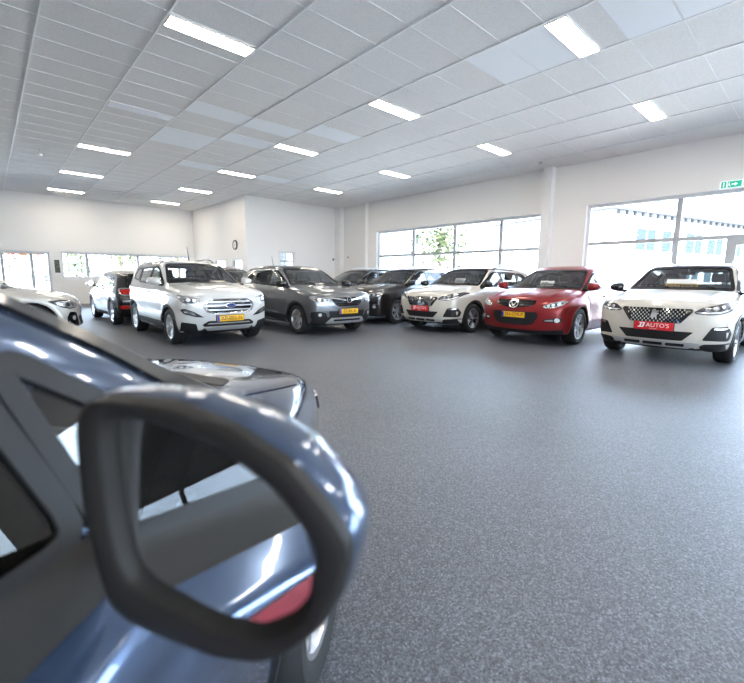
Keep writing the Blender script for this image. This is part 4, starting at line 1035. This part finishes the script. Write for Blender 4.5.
def win_y(name, y, x0, x1, z0, z1, mull, trans, fm='frame', t=.08, d=.09):
    bl = [(x0, x0+t, y-d/2, y+d/2, z0, z1), (x1-t, x1, y-d/2, y+d/2, z0, z1), (x0+t, x1-t, y-d/2, y+d/2, z1-t, z1), (x0+t, x1-t, y-d/2, y+d/2, z0, z0+t)]
    w = struct(boxes(name, bl, M[fm]))
    ed = [x0+t]+sorted(mull)+[x1-t]
    if mull: struct(boxes('mullion', [(q-.05, q+.05, y-d/2-.002, y+d/2+.002, z0+t, z1-t) for q in mull], M['greyframe'], w))
    if trans: struct(boxes('transom', [(x0+t, x1-t, y-d/2+.004, y+d/2-.004, q-.03, q+.03) for q in trans], M['greyframe'], w))
    for i in range(len(ed)-1): struct(boxes('pane', [(ed[i], ed[i+1], y+.004, y+.014, z0+t, z1-t)], M['pane'], w))
    return w
gx = WX+.17
win_x('window_1', gx, 5.95, 13.45, .75, 3.26, [7.56, 9.42, 11.42], [2.23])
win_x('window_2', gx, -1.2, 4.86, 0, 3.34, [2.72], [2.29])
# exit door leaf set in window 2
dl = struct(boxes('door_1', [(gx-.07, gx+.05, 1.56, 1.74, 0, 2.26), (gx-.07, gx+.05, .50, .66, 0, 2.26), (gx-.07, gx+.05, .66, 1.56, 2.10, 2.26), (gx-.07, gx+.05, .66, 1.56, 0, .22)], M['greyframe']))
hb = MB(); hb.tube([(gx-.12, 1.60, .85), (gx-.12, 1.60, 1.45)], .014, 8); hb.tube([(gx-.12, 1.60, .9), (gx-.06, 1.60, .9)], .010, 6); hb.tube([(gx-.12, 1.60, 1.4), (gx-.06, 1.60, 1.4)], .010, 6); hb.build('door_handle', M['chrome'], dl)
win_x('window_3', gx, -8.6, -2.4, .75, 3.26, [-6.5, -4.4], [2.23])
win_x('window_4', gx, 16.6, 21.2, 1., 2.7, [18.9], [])
gy = WY+.17
win_y('window_5', gy, -3.2, 2.0, 0, 2.22, [-1.3, -.4, .50, 1.41], [])
win_y('window_6', gy, 2.37, 7.6, 1.16, 2.27, [3.29, 5.3], [])
win_y('window_7', gy, 8.3, 12., 1., 2.5, [10.2], [])
win_y('window_8', FY-.17, -7, 10, .4, 3.3, [-5, -3, -1, 1, 3, 5, 7.5], [2.4])
win_x('window_9', PX+.06, 16.5, 17.5, .9, 2.07, [], [])
win_x('window_10', PX+.06, 18.15, 19.4, .9, 2.07, [], [])
win_y('window_11', PY+.06, 9.3, 10.12, 1.05, 2.40, [], [1.98])
# ceiling lights ---------------------------------------------------------------
def lamp(x, y, label, on=True, group='ceiling light panels'):
    t = empty('ceiling_light', (x, y, H), 0, label, 'ceiling light', group)
    w, d = TP-.05, .285; mb = MB()
    for b_ in ((0.0, w, 0, .012), (0, w, d-.012, d), (0, .012, .012, d-.012), (w-.012, w, .012, d-.012)): mb.box(b_[0], b_[1], b_[2], b_[3], -.008, .010)
    mb.build('frame', M['steel'], t)
    mb = MB(); mb.box(.0122, w-.0122, .0122, d-.0122, -.004, .008); mb.build('diffuser', M['led' if on else 'leddim'], t)
    return t
rows = {2.59: 'first', 5.95: 'second', 9.46: 'third', 12.93: 'fourth', 16.5: 'fifth', 20.12: 'sixth'}
colsx = {1.995: 'left', 5.57: 'middle', 9.14: 'right'}
for x, cn in colsx.items():
    for y, rn in rows.items():
        if x > 9 and y > 13.2: continue
        if x < 2 and y == 9.46: lamp(x, y, 'unlit bluish white light panel in the left column of the ceiling', False); continue
        if x < 5 and y < 3: continue
        lamp(x, y, f'lit slim ceiling panel in the {cn} column, {rn} row from the viewer')
for x in (-1.6, -5.2, -8.8):
    for y in (2.59, 9.46, 16.5): lamp(x, y, 'ceiling panel over the left part of the hall, outside the picture', True, 'ceiling panels outside the picture')
for x in (-1.6, 1.995, 5.57, 9.14):
    for y in (-1.1, -5.0): lamp(x, y, 'ceiling panel over the part of the hall behind the viewer', True, 'ceiling panels behind the viewer')
# small fittings -------------------------------------------------------------------
M['exitgreen'] = mat('exit_green', (.0, .30, .20), .4, emit=(.0, .55, .36), strength=.22)
M['exitwhite'] = mat('exit_white', (.85, .9, .9), .4, emit=(.9, 1, .98), strength=.12)
def exit_sign(loc, rz, label, w=.40, h=.17, gr=None):
    t = empty('exit_sign', loc, rz, label, 'exit sign', gr)
    mb = MB(); mb.box(-w/2, w/2, -.05, 0, -h/2, h/2); mb.build('case', M['exitwhite'], t)
    mb = MB(); mb.box(-w/2+.03, -w/2+.115, -.054, -.05, -h/2+.02, h/2-.02); mb.box(-w/2+.14, w/2-.02, -.054, -.05, -h/2+.02, h/2-.02); g = mb.build('green_field', M['exitgreen'], t)
    mb = MB(); c = .06
    def poly(p):
        for q in tessellate_polygon([[Vector((a, b_, 0)) for a, b_ in p]]): mb.add([(p[i][0], -.056, p[i][1]) for i in q], [(0, 1, 2)])
    poly([(c-.05, .014), (c+.005, .014), (c+.005, .045), (c+.06, 0), (c+.005, -.045), (c+.005, -.014), (c-.05, -.014)])
    poly([(-w/2+.06, -.05), (-w/2+.085, -.05), (-w/2+.085, .05), (-w/2+.06, .05)])
    poly(circ(-.035, .035, .012, n=10)); poly([(-.05, .02), (-.025, .022), (-.015, -.005), (-.005, -.045), (-.018, -.045), (-.032, -.012), (-.055, -.045), (-.07, -.042), (-.045, -.005)])
    mb.build('pictogram', M['exitwhite'], t); return t
exit_sign((WX-.002, 1.775, 3.425), R(-90), 'green lit exit sign high on the right wall above the glazed door')
exit_sign((.33, WY-.002, 2.45), 0, 'green exit sign on the back wall at the left edge of the picture', .36, .15)
t = empty('wall_clock', (PX-.002, 17.08, 2.61), R(-90), 'round black rimmed clock on the side of the white partition', 'clock')
mb = MB(); mb.lathe([(.0001, -.03), (.155, -.03), (.165, -.045), (.195, -.045), (.205, -.02), (.205, 0), (.0001, 0)], 40); mb.build('rim', M['plastic'], t, True, 40)
mb = MB(); mb.lathe([(.0001, -.036), (.152, -.036), (.152, -.031), (.0001, -.031)], 32); fc = mb.build('face', M['paper'], t)
mb = MB(); mb.box(-.006, .006, -.040, -.037, -.02, .09); mb.box(-.02, .115, -.042, -.040, -.004, .004); mb.build('hands', M['ink'], fc)
# poster on the pillar between the back windows
t = empty('framed_notice', (2.215, WY-.002, 1.65), 0, 'small dark framed notice on the white pillar between the back windows', 'notice')
mb = MB(); mb.box(-.085, .085, -.02, 0, -.26, .26); mb.build('frame', M['plastic'], t)
gn = noise_color(mat('dark_green_print', (.05, .09, .06), .5), (.02, .04, .03), (.16, .20, .13), 18, 3)
mb = MB(); mb.box(-.07, .07, -.022, -.02, -.24, .24); mb.build('print', gn, t)
# detectors
def lathe_thing(name, loc, prof, m, label, cat, rot=(0, 0, 0)):
    mb = MB(); mb.lathe(prof, 24, axis='z'); o = mb.build(name, m, None, True, 40); o.location = loc; o.rotation_euler = rot; return tag(o, label, cat)
lathe_thing('smoke_detector', (1.33, 14.2, H), [(.0001, 0), (.05, 0), (.05, -.02), (.025, -.03), (.022, -.10), (.045, -.12), (.04, -.16), (.0001, -.17)], M['satin'], 'small grey detector hanging from the left part of the ceiling', 'detector')
lathe_thing('smoke_detector', (11.6, 5.8, H), [(.0001, 0), (.06, 0), (.06, -.02), (.05, -.045), (.0001, -.05)], M['satin'], 'flat round detector on the ceiling near the steel column', 'detector')
def sensor(loc, rz, label):
    t = empty('motion_sensor', loc, rz, label, 'sensor', 'wall sensors in the far corner'); mb = MB(); mb.rbox((0, -.035, 0), (.09, .07, .13), .02); mb.build('case', M['satin'], t, True, 50)
    mb = MB(); mb.rbox((0, -.068, -.015), (.06, .02, .05), .008, 2); mb.build('lens', M['plastic'], t)
sensor((12.2, PY, 2.15), 0, 'small grey sensor on the partition left of the corner column')
sensor((WX, 15.3, 2.25), R(-90), 'small dark sensor on the wall right of the corner column')

# ================================================================== OUTSIDE
asph = noise_color(mat('pale_paving', (.40, .39, .37), .9), (.50, .495, .48), (.60, .59, .57), 1.2, 5)
struct(boxes('pavement', [(WX+T, 120, -90, 110, -.25, -.05), (-80, WX+T, WY+T, 110, -.25, -.05), (-80, WX+T, -90, FY-T, -.25, -.05)], asph))
# warehouse across the yard on the right
wc = mat('white_sheet_cladding', (.72, .73, .74), .6)
nt = wc.node_tree; wv = nt.nodes.new('ShaderNodeTexWave'); wv.inputs['Scale'].default_value = 6; tcc = nt.nodes.new('ShaderNodeTexCoord'); bpn = nt.nodes.new('ShaderNodeBump'); bpn.inputs['Strength'].default_value = .6; bpn.inputs['Distance'].default_value = .04
nt.links.new(tcc.outputs['Object'], wv.inputs['Vector']); nt.links.new(wv.outputs['Fac'], bpn.inputs['Height']); nt.links.new(bpn.outputs['Normal'], nt.nodes['Principled BSDF'].inputs['Normal'])
wg = mat('building_glass', (.034, .046, .056), .5, spec=.0)
a_ = math.atan2(-math.sin(R(15.5)), math.cos(R(15.5)))
bl_ = empty('building', (43, 13.4, -.05), a_, 'white clad building with rows of windows across the yard on the right', 'building')
mb = MB(); mb.box(-1.5, 60, 0, 15, 0, 7.6); mb.build('walls', wc, bl_)
mb = MB(); mb.box(-1.8, 60.3, -.35, 15.3, 7.6, 7.8); dkm = mat('dark_roof_edge', (.05, .052, .055), .8, spec=0.); rf = mb.build('roof_edge', dkm, bl_)
mb = MB()
for k in range(50): mb.box(-1.0+k*1.2, -.5+k*1.2, -.30, -.002, 7.25, 7.6)
mb.build('roof_brackets', dkm, bl_)
for k in range(7):
    x = 2.2+k*4.2
    for (z0, z1) in ((1.2, 2.6), (4.2, 6.2)):
        if (k == 0 and z0 < 2): continue
        mb = MB(); mb.box(x, x+3.0, -.05, -.001, z0, z1); w_ = mb.build('window', wg, bl_)
        mb = MB(); mb.box(x-.06, x+3.06, -.08, -.051, z0-.06, z0); mb.box(x-.06, x+3.06, -.08, -.051, z1, z1+.06); mb.box(x+1.46, x+1.54, -.08, -.051, z0, z1); mb.build('window_frame', M['frame'], w_)
# trees and hedges
lf = noise_color(mat('leaf_green', (.10, .17, .03), .6), (.035, .052, .012), (.085, .108, .03), 3, 2)
bark = mat('bark', (.10, .07, .05), .9)
def tree(x, y, h, r, seed, label, gr):
    rnd = random.Random(seed); t = empty('tree', (x, y, -.05), 0, label, 'tree', gr)
    mb = MB(); mb.tube([(0, 0, 0), (.05, 0, h*.3), (-.05, .05, h*.6), (0, 0, h*.85)], [.16, .13, .09, .03], 8)
    for k in range(5):
        a = k*1.3; mb.tube([(0, 0, h*(.35+.08*k)), (r*.5*math.cos(a), r*.5*math.sin(a), h*(.5+.08*k))], [.06, .02], 6)
    mb.build('trunk', bark, t, True)
    mb = MB()
    for k in range(1500):
        c = rnd.gauss(0, .42), rnd.gauss(0, .42), rnd.gauss(0, .36)
        if sum(q*q for q in c) > 1.1: continue
        bump = 1+.25*math.sin(5*c[0]+seed)*math.cos(4*c[1])
        p = Vector((c[0]*r*bump, c[1]*r*bump, h*.62+c[2]*h*.42)); s = rnd.uniform(.10, .22)*r/2.2
        rot = Matrix.Rotation(rnd.uniform(0, 6.28), 3, 'Z') @ Matrix.Rotation(rnd.uniform(-1, 1), 3, 'X') @ Matrix.Rotation(rnd.uniform(-.6, .6), 3, 'Y')
        mb.add([p+rot @ Vector(q)*s for q in ((-1, 0, 0), (0, -.55, .1), (1, 0, 0), (0, .55, .1))], [(0, 1, 2, 3)])
    f_ = mb.build('foliage', lf, t)
trees = [(23.4, 18.6, 6.2, 2.3, 'bushy green tree seen through the left end of the long right window'),
  (-3.4, 37, 6, 2.4, 'green tree beyond the glazed back door, at the left edge'), (1.6, 42, 7, 2.6, 'tree beyond the glazed back door, left of its right post'), (4.6, 35, 3.4, 1.5, 'low bush outside the back window beside the pillar'), (8.3, 40, 6.5, 2.5, 'green tree outside the back window above the black hatchback'), (13.2, 41, 7, 2.4, 'green tree outside the back window behind the partition'), (17.5, 36, 6, 2.2, 'green tree outside, behind the corner of the partition room')]
for i, (x, y, h_, r_, lb) in enumerate(trees): tree(x, y, h_, r_, 11+i*5, lb, 'trees outside')
oc_ = copy_tree(left); oc_['label'] = 'white car parked outside beyond the glazed back door'; place_car(oc_, 3.9, 27.5, -8); oc_.location.z = -.05
oc_ = copy_tree(dark); oc_['label'] = 'dark SUV parked outside beyond the back window beside the pillar'; place_car(oc_, 7.6, 30.0, 5); oc_.location.z = -.05
ab = boxes('awning_band', [(-3.2, .02, WY+T, WY+T+.08, 2.10, 2.24)], mat('orange_band', (.75, .14, .03), .5)); tag(ab, 'orange red band hanging outside across the top of the back door glazing', 'awning')
ab2 = boxes('awning_band', [(.62, 1.86, WY+T, WY+T+.08, 2.10, 2.24)], mat('orange_band_2', (.75, .14, .03), .5)); tag(ab2, 'short orange red band outside above the right panes of the back door', 'awning')

# ================================================================== LIGHT AND CAMERA
w = bpy.data.worlds.new('sky'); bpy.context.scene.world = w; w.use_nodes = True
nt = w.node_tree; N = nt.nodes; L = nt.links
bg = N['Background']; sk = N.new('ShaderNodeTexSky'); sk.sky_type = 'NISHITA'; sk.sun_disc = False; sk.sun_elevation = R(50); sk.sun_rotation = R(225); sk.air_density = 1.; sk.dust_density = 2.5; sk.ozone_density = .6
mx = N.new('ShaderNodeMix'); mx.data_type = 'RGBA'; mx.inputs[0].default_value = .72; mx.inputs[7].default_value = (.66, .83, 1.06, 1)
sc_ = N.new('ShaderNodeVectorMath'); sc_.operation = 'SCALE'; sc_.inputs['Scale'].default_value = .14
L.new(sk.outputs[0], sc_.inputs[0]); L.new(sc_.outputs[0], mx.inputs[6]); L.new(mx.outputs[2], bg.inputs['Color']); bg.inputs['Strength'].default_value = 7.
sun = bpy.data.objects.new('sun', bpy.data.lights.new('sun', 'SUN')); COL.objects.link(sun); sun.data.energy = 14.; sun.data.angle = R(1.5); sun.data.color = (1, .95, .86)
sun.rotation_euler = Vector((.55, .50, -.95)).to_track_quat('-Z', 'Y').to_euler()
def portal(loc, rot, sx, sy):
    l = bpy.data.lights.new('window_portal', 'AREA'); l.shape = 'RECTANGLE'; l.size = sx; l.size_y = sy; l.cycles.is_portal = True
    o = bpy.data.objects.new('window_portal', l); COL.objects.link(o); o.location = loc; o.rotation_euler = rot
rx_ = (R(90), 0, R(90)); 
portal((WX+.29, 9.70, 2.0), rx_, 7.5, 2.5); portal((WX+.29, 1.83, 1.67), rx_, 6.06, 3.34); portal((WX+.29, -5.5, 2.0), rx_, 6.2, 2.5)
portal((-.6, WY+.29, 1.11), (R(-90), 0, 0), 5.2, 2.22); portal((4.98, WY+.29, 1.71), (R(-90), 0, 0), 5.2, 1.1); portal((1.5, FY-.29, 1.85), (R(90), 0, 0), 17, 2.9)

cam = bpy.data.objects.new('camera', bpy.data.cameras.new('camera')); COL.objects.link(cam)
cam.data.sensor_fit = 'HORIZONTAL'; cam.data.sensor_width = 36; cam.data.lens = 36*416.38/744; cam.data.clip_start = .02; cam.data.clip_end = 400
YAW, PITCH, ROLL = .7423, .1496, .0094
c, s = math.cos(YAW), math.sin(YAW); cp, sp = math.cos(PITCH), math.sin(PITCH)
def room(v): return Vector((c*v[0]+s*v[1], -s*v[0]+c*v[1], v[2]))
fwd = room((0, cp, -sp)); upv = room((0, sp, cp)); rgt = room((1, 0, 0))
r2 = rgt*math.cos(ROLL)-upv*math.sin(ROLL)*-1 if False else rgt*math.cos(ROLL)+upv*math.sin(ROLL)
u2 = upv*math.cos(ROLL)-rgt*math.sin(ROLL)
cam.matrix_world = Matrix(((r2.x, u2.x, -fwd.x, 0), (r2.y, u2.y, -fwd.y, 0), (r2.z, u2.z, -fwd.z, 1.26), (0, 0, 0, 1)))
cam.data.dof.use_dof = True; cam.data.dof.focus_distance = 6.0; cam.data.dof.aperture_fstop = 3.4
sc = bpy.context.scene; sc.camera = cam
sc.view_settings.view_transform = 'Standard'; sc.view_settings.look = 'None'; sc.view_settings.gamma = 1; sc.view_settings.use_curve_mapping = False
sc.view_settings.exposure = 1.58
sc.cycles.use_denoising = True; sc.cycles.max_bounces = 14; sc.cycles.transparent_max_bounces = 24; sc.cycles.diffuse_bounces = 5; sc.cycles.glossy_bounces = 5
sc.cycles.sample_clamp_indirect = 8.; sc.cycles.caustics_reflective = False; sc.cycles.caustics_refractive = False
